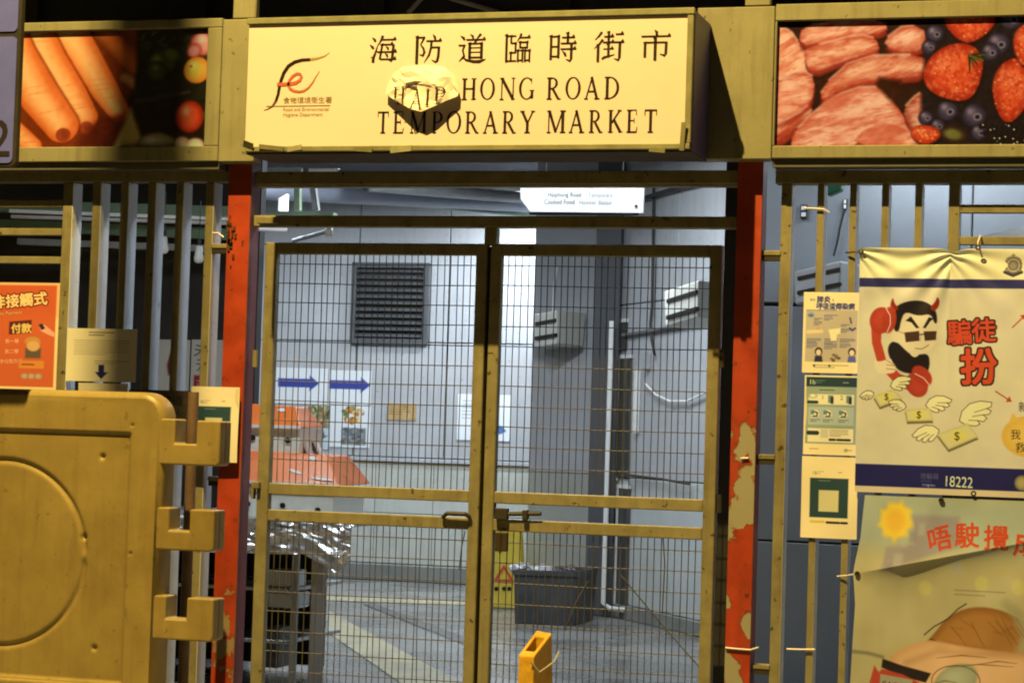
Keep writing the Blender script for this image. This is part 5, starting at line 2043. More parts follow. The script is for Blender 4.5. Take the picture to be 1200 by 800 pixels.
# corner clip: drop faces outside the rounded outline
keep = []
for f in mb.f:
    x, _, z = mb.v[f[0]]
    ok = True
    if x > bxr-rc and z > bzt-rc and math.hypot(x-(bxr-rc), z-(bzt-rc)) > rc-.03:
        ok = False
    if x < bxl+rc and z > bzt-rc and math.hypot(x-(bxl+rc), z-(bzt-rc)) > rc-.03:
        ok = False
    if ok:
        keep.append(f)
mb.f = keep
mb.mi = [0]*len(keep)
obj('moulded_front', mb, m_yel, br, smooth='all')
mb = MB()
mb.box(bxl+.05, bxr-.05, YBR-.06, YBR+.20, 0.001, .05)
obj('foot', mb, m_yel, br, bevel=.015, seg=3)
# lower ledge seen at the bottom edge of the picture
zl_ = at(60, 797, YBR).z
mb = MB()
mb.box(bxl+.03, bxr-.005, YBR-.028, YBR+.01, .05, zl_)
obj('ledge', mb, m_yel, br, bevel=.012, seg=3)
for (xa, xn0, xn1, xb, vt_, vn, vb) in ((184, 204, 229, 257, 490, 520, 545), (176, 197, 221, 250, 594, 622, 645), (173, 193, 217.5, 249, 697.5, 725.5, 750)):
    um = (xa+xb)/2
    Z = lambda v: at(um, v, YBR).z
    X = lambda u: at(u, (vt_+vb)/2, YBR).x
    poly = [(X(xa)-.03, Z(vb)), (X(xb)-.012, Z(vb)), (X(xb), Z(vb)+.012), (X(xb), Z(vt_+2)), (X(xn1), Z(vt_+2)), (X(xn1), Z(vn)), (X(xn0), Z(vn)), (X(xn0), Z(vt_+1)), (X(xa)-.03, Z(vt_+1))]
    mb = MB()
    # split in convex pieces so that the shape extrudes cleanly
    mb.prism(poly[::-1], YBR+.004, YBR+.125)
    o = obj('hook', mb, m_yel, br, bevel=.017, seg=4)
    mb = MB()
    mb.box(X(xb)-.0005, X(xb)+.0008, YBR+.062, YBR+.066, Z(vb)+.015, Z(vt_+3))
    obj('mould_seam', mb, m_dark, o)

# rusty pole standing in the hooks
p0 = at(221, 620, -.62)
mb = MB()
mb.tube([(p0.x, -.62, 0), (p0.x, -.62, at(221, 459, -.62).z)], .024, 14)
o = obj('steel_pole', mb, mat('rusty_brown', (.13, .085, .07), .55, var=.25, scale=9, bump=.15, dirt=.4, dirtcol=(.06, .04, .03)), smooth=True)
tag(o, 'brown rusty pole standing between barrier hooks and left fence', 'pole')

# ------------------------------------------------------------------ yellow wedge-topped marker in front of the gate
YM = -1.5
m_mark = mat('marker_yellow', (.60, .36, .04), .36, var=.15, scale=9, bump=.45, dirt=.45, dirtcol=(.3, .17, .03), fine=28, chips=.4, chipcol=(.2, .12, .03))
mk = thing('road_marker', at(630, 900, YM), 'amber plastic marker with a slotted sloping top before the gate', 'marker')
tA, tB, tC, tD = at(607.5, 767, YM), at(626, 768.5, YM-.03), at(647, 741, YM+.13), at(629, 737.5, YM+.15)
bA, bB, bC, bD = (Vector((p.x+dx, p.y+dy, -.0)) for p, dx, dy in ((tA, -.0, -.02), (tB, .004, -.03), (tC, .035, 0), (tD, .0, .01)))
cen = (tA+tB+tC+tD)/4
ia_ = [p*.58+cen*.42 for p in (tA, tB, tC, tD)]
for i, p in enumerate(ia_):
    ia_[i] = Vector((p.x, p.y, p.z))
sk_ = [Vector((p.x, p.y, p.z-.06)) for p in ia_]
mb = MB()
mb.v = [tuple(p) for p in (bA, bB, bC, bD, tA, tB, tC, tD)]+[tuple(p) for p in ia_]+[tuple(p) for p in sk_]
mb.f = [(0, 1, 5, 4), (1, 2, 6, 5), (2, 3, 7, 6), (3, 0, 4, 7), (3, 2, 1, 0)]+[(4+i, 4+(i+1) % 4, 8+(i+1) % 4, 8+i) for i in range(4)]+[(8+i, 8+(i+1) % 4, 12+(i+1) % 4, 12+i) for i in range(4)]
mb.mi = [0]*len(mb.f)
obj('body', mb, m_mark, mk, bevel=.006, seg=2)
mb = MB()
mb.add(sk_, [(0, 1, 2, 3)])
obj('slot_floor', mb, m_dark, mk)
mb = MB()
mb.tube([at(622, 775, YM-.037), at(632, 787, YM-.02), at(641, 781, YM+.0), at(650, 774, YM+.06), at(655, 763, YM+.1)], .0035, 6)
obj('wire_tie', mb, m_greypipe, mk)

# ------------------------------------------------------------------ fluorescent battens (lit)
m_tube = mat('lit_tube', (.9, .9, .9), .4, bump=0, var=0, emit=(.86, .95, 1.0), es=9.0)
COOL = (.86, .94, 1.0)


def batten(x, y, z, ln, rz, watt, label, drop=True):
    t = thing('fluorescent_batten', (x, y, z), label, 'light')
    M = Matrix.Translation((x, y, z)) @ Matrix.Rotation(R(rz), 4, 'Z')
    mb = MB()
    mb.box(-ln/2, ln/2, -.03, .03, .0, .055, M=M)
    obj('housing', mb, m_white, t)
    mb = MB()
    mb.tube([M @ Vector((-ln/2+.03, 0, -.022)), M @ Vector((ln/2-.03, 0, -.022))], .013, 8)
    obj('tube', mb, m_tube, t)
    mb = MB()
    mb.tube([M @ Vector((-ln*.35, 0, .055)), M @ Vector((-ln*.35, 0, 3.98-z))], .004, 5)
    obj('drop_rod', mb, m_greypipe, t)
    mb = MB()
    mb.tube([M @ Vector((ln*.35, 0, .055)), M @ Vector((ln*.35, 0, 3.98-z))], .004, 5)
    obj('drop_rod', mb, m_greypipe, t)
    l = bpy.data.lights.new('tube_light', 'AREA')
    l.shape = 'RECTANGLE'
    l.size = ln
    l.size_y = .05
    l.energy = watt*TUBE_W
    l.color = COOL
    lo = bpy.data.objects.new('tube_light', l)
    lo.location = (x, y, z-.045)
    lo.rotation_euler = (0, 0, R(rz))
    place_light(lo, t)
    return t


batten(.15, .85, 3.30, 1.5, 0, 25, 'lit fluorescent batten close above the hanging bazaar sign')
batten(-2.45, 10.0, 3.72, 1.2, 0, 150, 'lit fluorescent batten before the brightest part of the far wall')
batten(-5.0, 8.6, 3.72, 1.2, 0, 112, 'lit fluorescent batten before the louvre vent')
batten(-1.15, 5.2, 3.72, 1.2, 60, 100, 'lit fluorescent batten beside the slanting side wall')
batten(-2.9, 4.3, 3.70, 1.2, 20, 50, 'lit fluorescent batten over the back of the stall table')
batten(-1.95, .80, 3.28, .9, 0, 34, 'lit fluorescent batten behind the left fence, above the trunking')
batten(1.95, 1.42, 3.06, .9, 0, 10, 'lit fluorescent batten high on the lobby wall')
batten(2.7, .75, 3.02, .9, 0, 6, 'lit fluorescent batten over the lobby behind the banners')

# unlit trunking and beams seen through the left fence and the transom
def bar2(name, label, cat, ua, va, Ya, ub, vb, Yb, r, m_, square=True, h=None):
    a, b = at(ua, va, Ya), at(ub, vb, Yb)
    d = (b-a).normalized()
    s_ = d.cross(Vector((0, 0, 1))).normalized()
    upv = s_.cross(d)
    mb = MB()
    if square:
        h = h or r
        P_ = []
        for base in (a, b):
            P_.append([base+s_*r-upv*h, base-s_*r-upv*h, base-s_*r+upv*h, base+s_*r+upv*h])
        mb.add(P_[0]+P_[1], [(0, 1, 2, 3), (7, 6, 5, 4), (0, 4, 5, 1), (1, 5, 6, 2), (2, 6, 7, 3), (3, 7, 4, 0)])
    else:
        mb.tube([a, b], r, 12)
    o = obj(name, mb, m_, smooth=(not square))
    if label:
        tag(o, label, cat)
    return o


bar2('steel_beam', 'green steel beam crossing above the white trunking on the left', 'beam', -60, 240, 2.6, 300, 250, 3.1, .05, m_green, True, .035)
bar2('cable_trunking', 'white cable trunking running behind the left fence', 'trunking', 12, 247.5, 2.3, 276, 257.5, 2.7, .03, m_white, True, .010)
bar2('lamp_tray', 'pale unlit lamp tray hung just under the white trunking', 'trunking', 14, 254, 2.3, 272, 262, 2.7, .03, mat('tray_grey', (.5, .5, .47), .5, dirt=.3, dirtcol=(.25, .24, .2)), True, .009)
bar2('steel_beam', 'dim green beam lower down behind the left fence', 'beam', -40, 262, 3.0, 300, 276, 3.3, .03, m_green, True, .035)
bar2('cable_trunking', 'grey trunking low behind the left fence, half in the dark', 'trunking', 22, 283, 3.1, 262, 292, 3.3, .03, m_greypipe, True, .02)
bar2('overhead_pipe', 'thick blue grey pipe slanting under the hall roof', 'pipe', 285, 221, 5.0, 640, 240, 9.5, .075, mat('pipe_blue', (.30, .33, .42), .4, var=.08), False)
bar2('overhead_pipe', 'thinner grey pipe just above the green roof beam', 'pipe', 430, 217, 6.0, 640, 234, 9.4, .05, m_greypipe, False)
bar2('steel_beam', 'green roof beam that ends at the hanging bazaar sign', 'beam', 470, 233, 7.2, 622, 247, 9.4, .05, m_green, True, .055)
bar2('steel_beam', 'pale green horizontal beam above the left gate leaf', 'beam', 285, 248.5, 4.2, 393, 251.5, 4.2, .04, mat('pale_green', (.30, .40, .27), .5, dirt=.2), True, .010)
bar2('hanger', 'pale green hanger rising from the pale green beam', 'hanger', 349, 214, 4.2, 349, 247, 4.2, .02, MATS['pale_green'], True, .02)
bar2('hanger', 'leaning grey green hanger beside the pale green one', 'hanger', 366, 212, 4.15, 371, 247, 4.15, .02, m_greypipe, True, .02)
# small fixtures by the gate head
bar2('unlit_tube', 'white unlit tube poking out by the left gate stile', 'lamp', 302, 268, 2.2, 336, 269.5, 2.2, .014, m_white, False)
bar2('unlit_tube', 'slanting pale tube under the pale green beam', 'lamp', 344, 282, 4.6, 384, 271, 3.6, .016, m_greypipe, False)
o = bar2('round_lamp', 'small round white lamp head under the pale green beam', 'lamp', 385.5, 265, 3.5, 385.5, 277, 3.5, .026, m_white, False)
p0, p1 = at(326, 247, 3.9), at(336, 227, 3.9)
mb = MB()
mb.prism([(p0.x, p0.z), (p1.x, p0.z), (p1.x, p1.z), (p0.x, p1.z-.03)], 3.9, 3.94)
o = obj('bright_panel', mb, mat('panel_glow', (.85, .88, .9), .4, bump=0, var=0, emit=(.86, .93, 1), es=1.2))  # small white panel with a glow of its own
tag(o, 'small bright panel between left post and green hanger', 'lamp')
p0, p1 = at(361, 205, 3.0), at(396, 197, 3.0)
mb = MB()
mb.prism([(p0.x, p0.z), (p1.x-.04, p0.z), (p1.x, p1.z), (p0.x, p1.z)], 3.0, 3.05)
o = obj('junction_box', mb, m_white, bevel=.004)
tag(o, 'white box end showing just below the sign box', 'box')
# hanging bulbs
for (u, v, lab) in ((192, 286, 'white hanging bulb seen between two left fence fins'), (233, 297, 'white hanging bulb beside the left fence stile by the post')):
    Y = 2.6
    t = thing('hanging_bulb', at(u, v, Y), lab, 'bulb')
    c = at(u, v, Y)
    mb = MB()
    prof = [(0, .05), (.018, .045), (.022, .03), (.024, .0), (.030, -.025), (.028, -.045), (.016, -.058), (0.001, -.06)]
    mb.tube([(c.x, Y, c.z+z) for r_, z in prof], [max(r_, .001) for r_, z in prof], 12)
    obj('glass', mb, m_white, t, smooth='all')
    mb = MB()
    mb.tube([(c.x, Y, c.z+.05), (c.x, Y, c.z+.085)], .014, 8)
    obj('cap', mb, m_dark, t)
    mb = MB()
    mb.tube([(c.x, Y, c.z+.085), (c.x, Y, c.z+.32)], .003, 5)
    obj('cord', mb, m_dark, t)

# hanging bazaar sign
YH = 1.3
p = [at(610, 215.5, YH), at(755, 214, YH), at(753.5, 249.5, YH), at(621, 248, YH), at(610, 233, YH)]
hs = thing('hanging_sign', at(682, 249, YH), 'white hanging bazaar sign with a broken lower left corner', 'sign')
mb = MB()
mb.prism([(a.x, a.z) for a in p][::-1], YH, YH+.02)
obj('board', mb, mat('white_board', (.80, .81, .80), .4, var=.03, bump=0), hs)
m_gink = mat('faded_ink', (.13, .15, .16), .5, bump=0)
m_gink2 = mat('very_faded_ink', (.36, .38, .39), .5, bump=0)
small_text(hs, 'Haiphong Road', 641.5, 230.5, 7.6, YH-.002, m_gink, sx=.84)
small_text(hs, 'Temporary', 689, 231, 7.6, YH-.002, m_gink2, sx=.84)
small_text(hs, 'Cooked Food', 637.5, 239, 7.6, YH-.002, m_gink, sx=.84)
small_text(hs, 'Hawker Bazaar', 678.5, 239.5, 7.6, YH-.002, m_gink2, sx=.84)
mb = MB()
q_ = at(745.5, 241.5, YH-.003)
mb.tube([(q_.x, YH-.006, q_.z), (q_.x, YH, q_.z)], .007, 8)
obj('screw', mb, m_dark, hs)
for u in (640, 730):
    mb = MB()
    a = at(u, 214.6, YH+.01)
    mb.tube([a, (a.x, a.y, 3.98)], .004, 5)
    obj('hanger_rod', mb, m_dark, hs)
mb = MB()
a, b_ = at(622, 249.5, YH+.06), at(748, 252.5, YH+.06)
mb.box(a.x, b_.x, YH+.03, YH+.06, b_.z, a.z)
obj('support_bar', mb, m_dark, hs)

# ------------------------------------------------------------------ slotted wall units
def wall_unit(label, uc, v0, v1, Yc, ul, dl, ur, dr_, m_, slots=(.25, .68), sh=.11, tilt=.0):
    z1, z0 = at(uc, v0, Yc).z, at(uc, v1, Yc).z
    c = at(uc, (v0+v1)/2, Yc)
    l = at(ul, (v0+v1)/2, Yc+dl)
    r_ = at(ur, (v0+v1)/2, Yc+dr_)
    c2, l2, r2 = (Vector((a.x, a.y, 0)) for a in (c, l, r_))
    b2_ = l2+r2-c2
    t = thing('slotted_wall_unit', (c.x, c.y, z0), label, 'wall unit')
    h = z1-z0
    mb = MB()
    bot = [(p_*.94+(c2+b2_)*.5*.06) for p_ in (l2, c2, r2, b2_)]
    tz = (-tilt, 0, 0, -tilt)
    mb.hexa([(a.x, a.y, z0+q_) for a, q_ in zip(bot, tz)]+[(a.x, a.y, z1+q_) for a, q_ in zip((l2, c2, r2, b2_), tz)])
    obj('casing', mb, m_, t, bevel=.012, seg=2)
    d = (c2-l2)
    n = Vector((d.y, -d.x, 0)).normalized()
    for s_ in slots:
        za = z1-h*(s_+sh)
        zb = z1-h*s_
        mb = MB()
        k = 1-.06*s_
        A0, A1 = l2+d*.10, l2+d*.97
        V_ = lambda p_, z_, k_: p_+Vector((0, 0, z_-tilt*(1-k_)))
        mb.hexa([V_(A0+n*.006, za, .1), V_(A1+n*.006, za, .97), V_(A1-n*.02, za, .97), V_(A0-n*.02, za, .1), V_(A0+n*.007, zb, .1), V_(A1+n*.007, zb, .97), V_(A1-n*.02, zb, .97), V_(A0-n*.02, zb, .1)])
        obj('slot', mb, m_black, t)
    return t


m_unit = mat('unit_cream', (.62, .63, .58), .4, var=.05, bump=.03, dirt=.2, dirtcol=(.35, .34, .28))
wall_unit('cream slotted unit on the shaded bay wall', 652, 363, 403, 8.15, 625, .26, 686, .34, m_unit, tilt=.025)
wall_unit('cream slotted unit high on the slanting side wall', 818, 328, 371, 4.9, 778, .42, 862, .40, m_unit, (.26, .72), tilt=.05)
wall_unit('grey slotted unit on the lobby wall behind the health poster', 985, 305, 346, 1.36, 930, .20, 1010, .22, mat('unit_grey', (.33, .35, .37), .4, var=.05, bump=.03), (.20, .62), .10, tilt=.04)
# aerial and cables
ae = MB()
ae.tube([at(648, 366, 8.3), at(649, 335, 8.4), at(651, 326, 8.5), at(653, 312, 8.55)], [.008, .008, .010, .012], 6)
o = obj('cable_stub', ae, m_white)
tag(o, 'white cable rising from the unit on the bay wall', 'cable')


def rw_tube(name, label, cat, pts, r, m_, off=.03):
    mb = MB()
    mb.tube([rw_hit(u, v, off)[0] for u, v in pts], r, 8)
    o = obj(name, mb, m_, smooth=True)
    tag(o, label, cat)
    return o


rw_tube('wall_rail', 'dark grey rail rising along the slanting side wall', 'rail', [(730, 393), (785, 384), (845, 372)], .016, mat('rail_grey', (.13, .14, .15), .5, bump=.03))
rw_tube('roof_brace', 'dark brace crossing the top of the side wall', 'brace', [(735, 238), (780, 224), (848, 207)], .016, m_dark, .06)
rw_tube('black_cable', 'black cable hanging down the side wall to a grey box', 'cable', [(766, 200), (765, 300), (764, 360), (762, 380), (764, 400), (767, 416)], .011, m_dark, .03)
rw_tube('white_cable', 'white cable sagging along the side wall', 'cable', [(756, 449), (768, 462), (785, 470), (805, 470), (822, 462), (846, 450)], .009, m_white, .035)
rw_tube('broom_stick', 'thin dark broom stick resting along the side wall', 'stick', [(734, 556), (775, 561), (808, 567)], .010, m_dark, .05)
qq, s0, z0 = rw_hit(758, 430)
mb = slab(MB(), s0, s0+.09, -.05, -.002, z0-.02, rw_hit(758, 413)[2])
o = obj('switch_box', mb, m_greypipe, bevel=.006)
tag(o, 'small grey switch box at the end of the black cable', 'box')
qq, s0, z0 = rw_hit(746, 508)
mb = slab(MB(), s0, s0+.06, -.04, -.002, z0, rw_hit(746, 462)[2]).__class__()
mb = slab(MB(), s0, s0+.06, -.04, -.002, z0, rw_hit(750, 433)[2])
o = obj('wall_trunking', mb, m_white, bevel=.006)
tag(o, 'short white trunking on the side wall below the grey box', 'trunking')
# tall dark doorway strip beside the pillar with white edging
for (u0, u1, v0, v1, lab) in ((724, 737, 420, 559, 'dark narrow upper panel beside the white conduit'), (723, 735, 572, 716, 'dark narrow lower panel beside the white conduit'), (722, 733, 378, 410, 'small dark vent panel at the head of the white conduit')):
    qa, sa, _z = rw_hit(u0, (v0+v1)/2, .02)
    qb, sb, _z = rw_hit(u1, (v0+v1)/2, .02)
    zt = rw_hit((u0+u1)/2, v0, .02)[2]
    zb = rw_hit((u0+u1)/2, v1, .02)[2]
    t = thing('riser_panel', (qa.x, qa.y, zb), lab, 'panel')
    obj('leaf', slab(MB(), sa, sb, -.02, -.002, zb, zt), mat('riser_dark', (.07, .07, .065), .5, var=.2, dirt=.4, dirtcol=(.14, .12, .08)), t)
    obj('frame', slab(MB(), sa-.03, sa-.002, -.026, -.002, zb-.03, zt+.03), m_white, t)
    obj('frame', slab(MB(), sa-.0015, sb+.01, -.026, -.002, zt+.001, zt+.03), m_white, t)
cyl = MB()
pa, pb = at(717, 376, 7.85), at(713, 727, 7.85)
cyl.tube([(pa.x, 7.85, pa.z), (pa.x, 7.85, .12), (pa.x+.06, 7.83, .08), (pa.x+.2, 7.75, .08)], .022, 10)
o = obj('white_conduit', cyl, m_white, smooth=True)
tag(o, 'tall white conduit down the face of the dark pillar', 'pipe')

# ------------------------------------------------------------------ sheets on the far wall (colours under the white tubes)
def wall_sheet(name, label, rectpx, c, Y=YB-.006):
    x0, x1, z0, z1 = rect(*rectpx, Y)
    t = thing(name, ((x0+x1)/2, Y, z0), label, 'poster')
    c.sheet('printed_sheet', t, x0, x1, z0, z1, Y-.004, white=True)
    mb = MB()
    mb.box(x0, x1, Y-.003, Y+.001, z0, z1)
    obj('backing_card', mb, m_white, t)


WP = (214, 220, 226)


def arrow_canvas(w, h, ax):
    c = Canvas(w, h, .6, WP)
    c.poly([(ax, h*.42-5), (ax+37, h*.42-5), (ax+37, h*.42-9), (ax+48, h*.42), (ax+37, h*.42+9), (ax+37, h*.42+5), (ax, h*.42+5)], (44, 66, 150), .8)
    return c


wall_sheet('arrow_sheet', 'white sheet with a blue arrow, left of the pair on the far wall', (321, 431, 384, 473), arrow_canvas(63, 42, 5))
wall_sheet('arrow_sheet', 'white sheet with a blue arrow, right of the pair on the far wall', (386, 434, 435, 474), arrow_canvas(49, 40, 0))
c = Canvas(34, 26, .6, (150, 150, 130))
for k in range(70):
    c.ell(random.uniform(0, 34), random.uniform(0, 26), random.uniform(1.5, 4), random.uniform(1.5, 3.5), random.choice([(96, 110, 60), (176, 170, 130), (200, 196, 160), (120, 90, 60), (60, 70, 40), (150, 120, 90)]), random.uniform(0, 3), .8, .9)
wall_sheet('picture_sheet', 'green vegetable picture below the left arrow sheet', (361, 475, 386, 500), c)
c = Canvas(47, 49, .6, WP)
for k in range(40):
    a, r_ = random.uniform(0, 6.28), random.uniform(0, 1)**.5
    c.ell(27+13*r_*math.cos(a), 11+9*r_*math.sin(a), random.uniform(1.5, 3.5), random.uniform(1.5, 3), random.choice([(170, 110, 50), (90, 110, 60), (214, 200, 160), (110, 70, 50), (190, 140, 60)]), 0, .8)
c.poly([(14, 26), (42, 26), (42, 46), (14, 46)], (110, 118, 124), 1)
for k in range(50):
    c.ell(random.uniform(15, 41), random.uniform(27, 45), 2.4, 1.8, random.choice([(70, 76, 82), (150, 158, 164), (96, 104, 110)]), 0, .8, .8)
wall_sheet('picture_sheet', 'white sheet with a dish and a grey picture below the right arrow sheet', (387, 475.5, 434, 524), c)
c = Canvas(44, 26, .6, (180, 196, 208))
c.poly([(8, 17), (14, 10), (24, 8), (33, 9), (37, 4), (38, 9), (42, 9), (36, 13), (26, 18), (12, 20)], (84, 92, 100), .8)
wall_sheet('picture_sheet', 'pale blue sheet with a grey fish below the vegetable picture', (346, 501, 386, 526), c)
c = Canvas(34, 20, .6, (176, 150, 106))
c.greek(3, 4, 26, 4, 3, (130, 96, 50), 1.1)
c.noise(5, 5)
wall_sheet('tan_plaque', 'small tan plaque alone on the far wall', (454, 472.5, 488, 492), c)
c = Canvas(62, 54, .6, (226, 232, 238))
c.ell(50, 41, 5.5, 5, (70, 110, 170), 0, 1)
c.line([(44, 42), (56, 42)], 3, (80, 120, 176), .8)
c.greek(6, 8, 30, 6, 4, (150, 156, 164), 1)
wall_sheet('blue_mark_sheet', 'large white sheet with a blue mark behind the gate middle', (536, 462, 598, 516), c)
# white paper sheets on the stall partition behind the left fence
YQ = YL-.004
for (rp, txt, lab) in (((186, 398, 222, 462), '特元', 'white price sheet with a red bag print, seen through the left fence'), ((224, 398, 262, 462), '天有元', 'white price sheet with brushed characters, next to the red post')):
    w, h = rp[2]-rp[0], rp[3]-rp[1]
    c = Canvas(w, h, .6, (206, 204, 196))
    if len(txt) == 2:
        c.poly([(14, 12), (20, 9), (22, 30), (12, 42), (10, 30)], (110, 40, 44), 1.2)
        c.text('米', 17, h-6, 15, (60, 56, 54), bold=.3)
    else:
        c.text('天', 2, 18, 16, (52, 50, 48), rot=.15, bold=.3)
        c.text('有', 18, 16, 13, (52, 50, 48), bold=.3)
        c.text('元', 6, 36, 16, (52, 50, 48), rot=-.1, bold=.3)
        c.poly([(4, 42), (20, 42), (20, 60), (4, 60)], (170, 44, 48), 1)
        c.text('正', 6, 57, 12, (220, 200, 190), bold=.2)
    wall_sheet('price_sheet', lab, rp, c, YQ)

# ------------------------------------------------------------------ stall table with foil, crates
YT0, YT1 = 1.7, 2.75
tx1 = at(402, 620, YT0).x
ztab = at(350, 609, YT0).z
tx0 = tx1-1.9
tb = thing('stall_table', ((tx0+tx1)/2, (YT0+YT1)/2, 0), 'steel stall table with a lower shelf behind the left gate leaf', 'table')
mb = MB()
mb.box(tx0, tx1-.05, YT0+.03, YT1, ztab-.04, ztab-.006)
obj('table_top', mb, m_steel, tb, bevel=.004)
m_leg = mat('leg_steel', (.42, .41, .38), .4, metal=.6, var=.12, dirt=.3, dirtcol=(.15, .14, .12))
for (xa, ya, w) in ((at(363, 720, YT0+.05).x, YT0+.05, .075), (at(340, 720, YT0+.12).x, YT0+.12, .032), (tx0+.1, YT0+.05, .06), (tx0+.1, YT1-.1, .06), (at(366, 720, YT1-.1).x, YT1-.1, .06)):
    mb = MB()
    mb.box(xa, xa+w, ya, ya+.045, .003, ztab-.041)
    obj('leg', mb, m_leg, tb, bevel=.004)
zsh = at(320, 690, YT0).z
for zz in (zsh, .28):
    mb = MB()
    mb.box(tx0, at(338, 690, YT0+.1).x, YT0+.1, YT1-.1, zz-.02, zz)
    obj('shelf', mb, m_steel, tb, bevel=.003)
mb = MB()
mb.box(tx0, at(384, 700, YT1).x, YT1-.04, YT1-.02, .05, ztab-.05)
obj('back_panel', mb, mat('table_back', (.035, .03, .028), .6, var=.2), tb)
# aluminium foil thrown over the table
nu_, nv_ = 120, 60
gu = np.linspace(0, 1, nu_)
gv = np.linspace(0, 1, nv_)
GU, GV = np.meshgrid(gu, gv)


def vnoise(a, b, s, seed):
    k = np.random.default_rng(seed).normal(0, 1, (64, 64))
    xi, yi = a*s, b*s
    x0, y0 = np.floor(xi).astype(int) % 63, np.floor(yi).astype(int) % 63
    fx, fy = xi-np.floor(xi), yi-np.floor(yi)
    return k[y0, x0]*(1-fx)*(1-fy)+k[y0, x0+1]*fx*(1-fy)+k[y0+1, x0]*(1-fx)*fy+k[y0+1, x0+1]*fx*fy


fx0, fx1 = tx0, at(409, 640, YT0-.03).x
drop = np.interp(GU[0], [0, .55, .80, .86, .92, .96, 1.0], [.19, .20, .19, .185, .235, .27, .20])
PX = fx0+(fx1-fx0)*GU
T_ = GV
flat = T_ < .35
PYf = np.where(flat, YT1-(YT1-YT0)*(T_/.35), YT0-.012)
PZf = np.where(flat, ztab, ztab-(T_-.35)/.65*drop[None, :])
cr = vnoise(GU*1.9, GV*.8, 11, 3)*.014+vnoise(GU*1.9, GV*.9, 22, 5)*.006
edge = np.clip((GU-.93)/.07, 0, 1)
PYf = PYf-np.where(flat, 0, np.abs(cr)*1.1+.012*np.sin(GU*34)*(T_-.35))
PZf = PZf+np.where(flat, np.abs(cr)*.7, 0)+edge*(-.03+.02*np.sin(T_*9))
PX = PX+np.where(flat, 0, cr*.5)
mb = MB()
mb.v = list(zip(PX.ravel().tolist(), PYf.ravel().tolist(), PZf.ravel().tolist()))
mb.f = [(j*nu_+i, (j+1)*nu_+i, (j+1)*nu_+i+1, j*nu_+i+1) for j in range(nv_-1) for i in range(nu_-1)]
mb.mi = [0]*len(mb.f)
o = obj('foil_sheet', mb, mat('foil', (.80, .80, .80), .30, metal=1.0, var=.05, scale=20, bump=0))
tag(o, 'crumpled silver foil sheet hanging over the stall table edge', 'foil')
s_ = o.modifiers.new('thickness', 'SOLIDIFY')
s_.thickness = .002

m_foam = mat('foam_white', (.78, .81, .74), .65, var=.06, scale=8, bump=.12, dirt=.3, dirtcol=(.42, .42, .34), fine=120)
m_orange = mat('orange_plastic', (.82, .20, .04), .3, var=.10, scale=6, bump=.08, spec=.5)
m_hole = mat('hole_black', (.006, .006, .006), .8, bump=0)


def foam_crate(name, lab, u0, u1, v0, v1, Y, dep, holes):
    x0, x1, z0, z1 = rect(u0, v0, u1, v1, Y)
    t = thing(name, ((x0+x1)/2, Y, z0), lab, 'crate')
    mb = MB()
    mb.hexa([(x0, Y+.012, z0), (x1-.012, Y+.012, z0), (x1-.012, Y+dep, z0), (x0, Y+dep, z0), (x0, Y, z1), (x1, Y, z1), (x1, Y+dep, z1), (x0, Y+dep, z1)])
    obj('box', mb, m_foam, t, bevel=.006, seg=2)
    for (u, v) in holes:
        p = at(u, v, Y)
        mb = MB()
        mb.tube([(p.x, Y-.003, p.z), (p.x, Y+.02, p.z)], .016, 12)
        obj('drain_hole', mb, m_hole, t)
    return x0, x1, z0, z1


def orange_lid(lab, ub, vb, ut, vt2, uls, Y, dep, spots, lift=.0):
    """sloping orange cover: bottom edge to (ub,vb), top edge to (ut,vt2)"""
    b, tp_, l = at(ub, vb, Y-.02), at(ut, vt2, Y+.10), at(uls, vb, Y-.02)
    t = thing('orange_cover', ((b.x+l.x)/2, Y, b.z), lab, 'cover')
    mb = MB()
    mb.hexa([(l.x, Y-.02, b.z), (b.x, Y-.02, b.z-.008), (b.x, Y+dep, b.z), (l.x, Y+dep, b.z), (l.x, Y+.10, tp_.z+.01), (tp_.x, Y+.10, tp_.z), (tp_.x, Y+dep-.08, tp_.z), (l.x, Y+dep-.08, tp_.z+.01)])
    obj('cover_shell', mb, m_orange, t, bevel=.008, seg=2)
    mb = MB()
    mb.box(l.x, b.x+.004, Y-.026, Y-.0205, b.z-.012, b.z+.006)
    obj('white_rim', mb, m_white, t)
    for (u, v, rx, rz, r_) in spots:
        # lies on the sloping front
        k = (at(u, v, Y).z-b.z)/(tp_.z-b.z)
        yy = Y-.02+.12*k-.004
        p = at(u, v, yy)
        mb = MB()
        pts = []
        for a in np.linspace(0, 2*math.pi, 17)[:-1]:
            dx, dz = rx*math.cos(a), rz*math.sin(a)
            dx, dz = dx*math.cos(r_)-dz*math.sin(r_), dx*math.sin(r_)+dz*math.cos(r_)
            pts.append((p.x+dx, yy+dz*.12/(tp_.z-b.z)-.002, p.z+dz))
        mb.add(pts, [tuple(range(16))])
        obj('white_spot', mb, m_white, t)
    return t


foam_crate('foam_crate', 'lower white foam crate standing on the foil, two drain holes', 268, 391, 572, 610, YT0+.10, .5, ((331, 592), (372, 597.5), (290, 590)))
orange_lid('orange cover over the lower foam crate, white streak on its front', 397.5, 568, 385, 533, 268, YT0+.10, .5, ((367, 536.5, .026, .010, -.1), (346, 552, .045, .007, -.25), (378, 561, .07, .006, -.08)))
foam_crate('foam_crate', 'upper white foam crate stacked on the orange cover', 268, 352, 500, 532, YT0+.22, .36, ((337, 515.5), (296, 512.5), (295, 533)))
orange_lid('orange cover on top of the upper foam crate', 352, 500, 346, 476, 268, YT0+.22, .36, ((330, 480, .026, .010, -.05),))
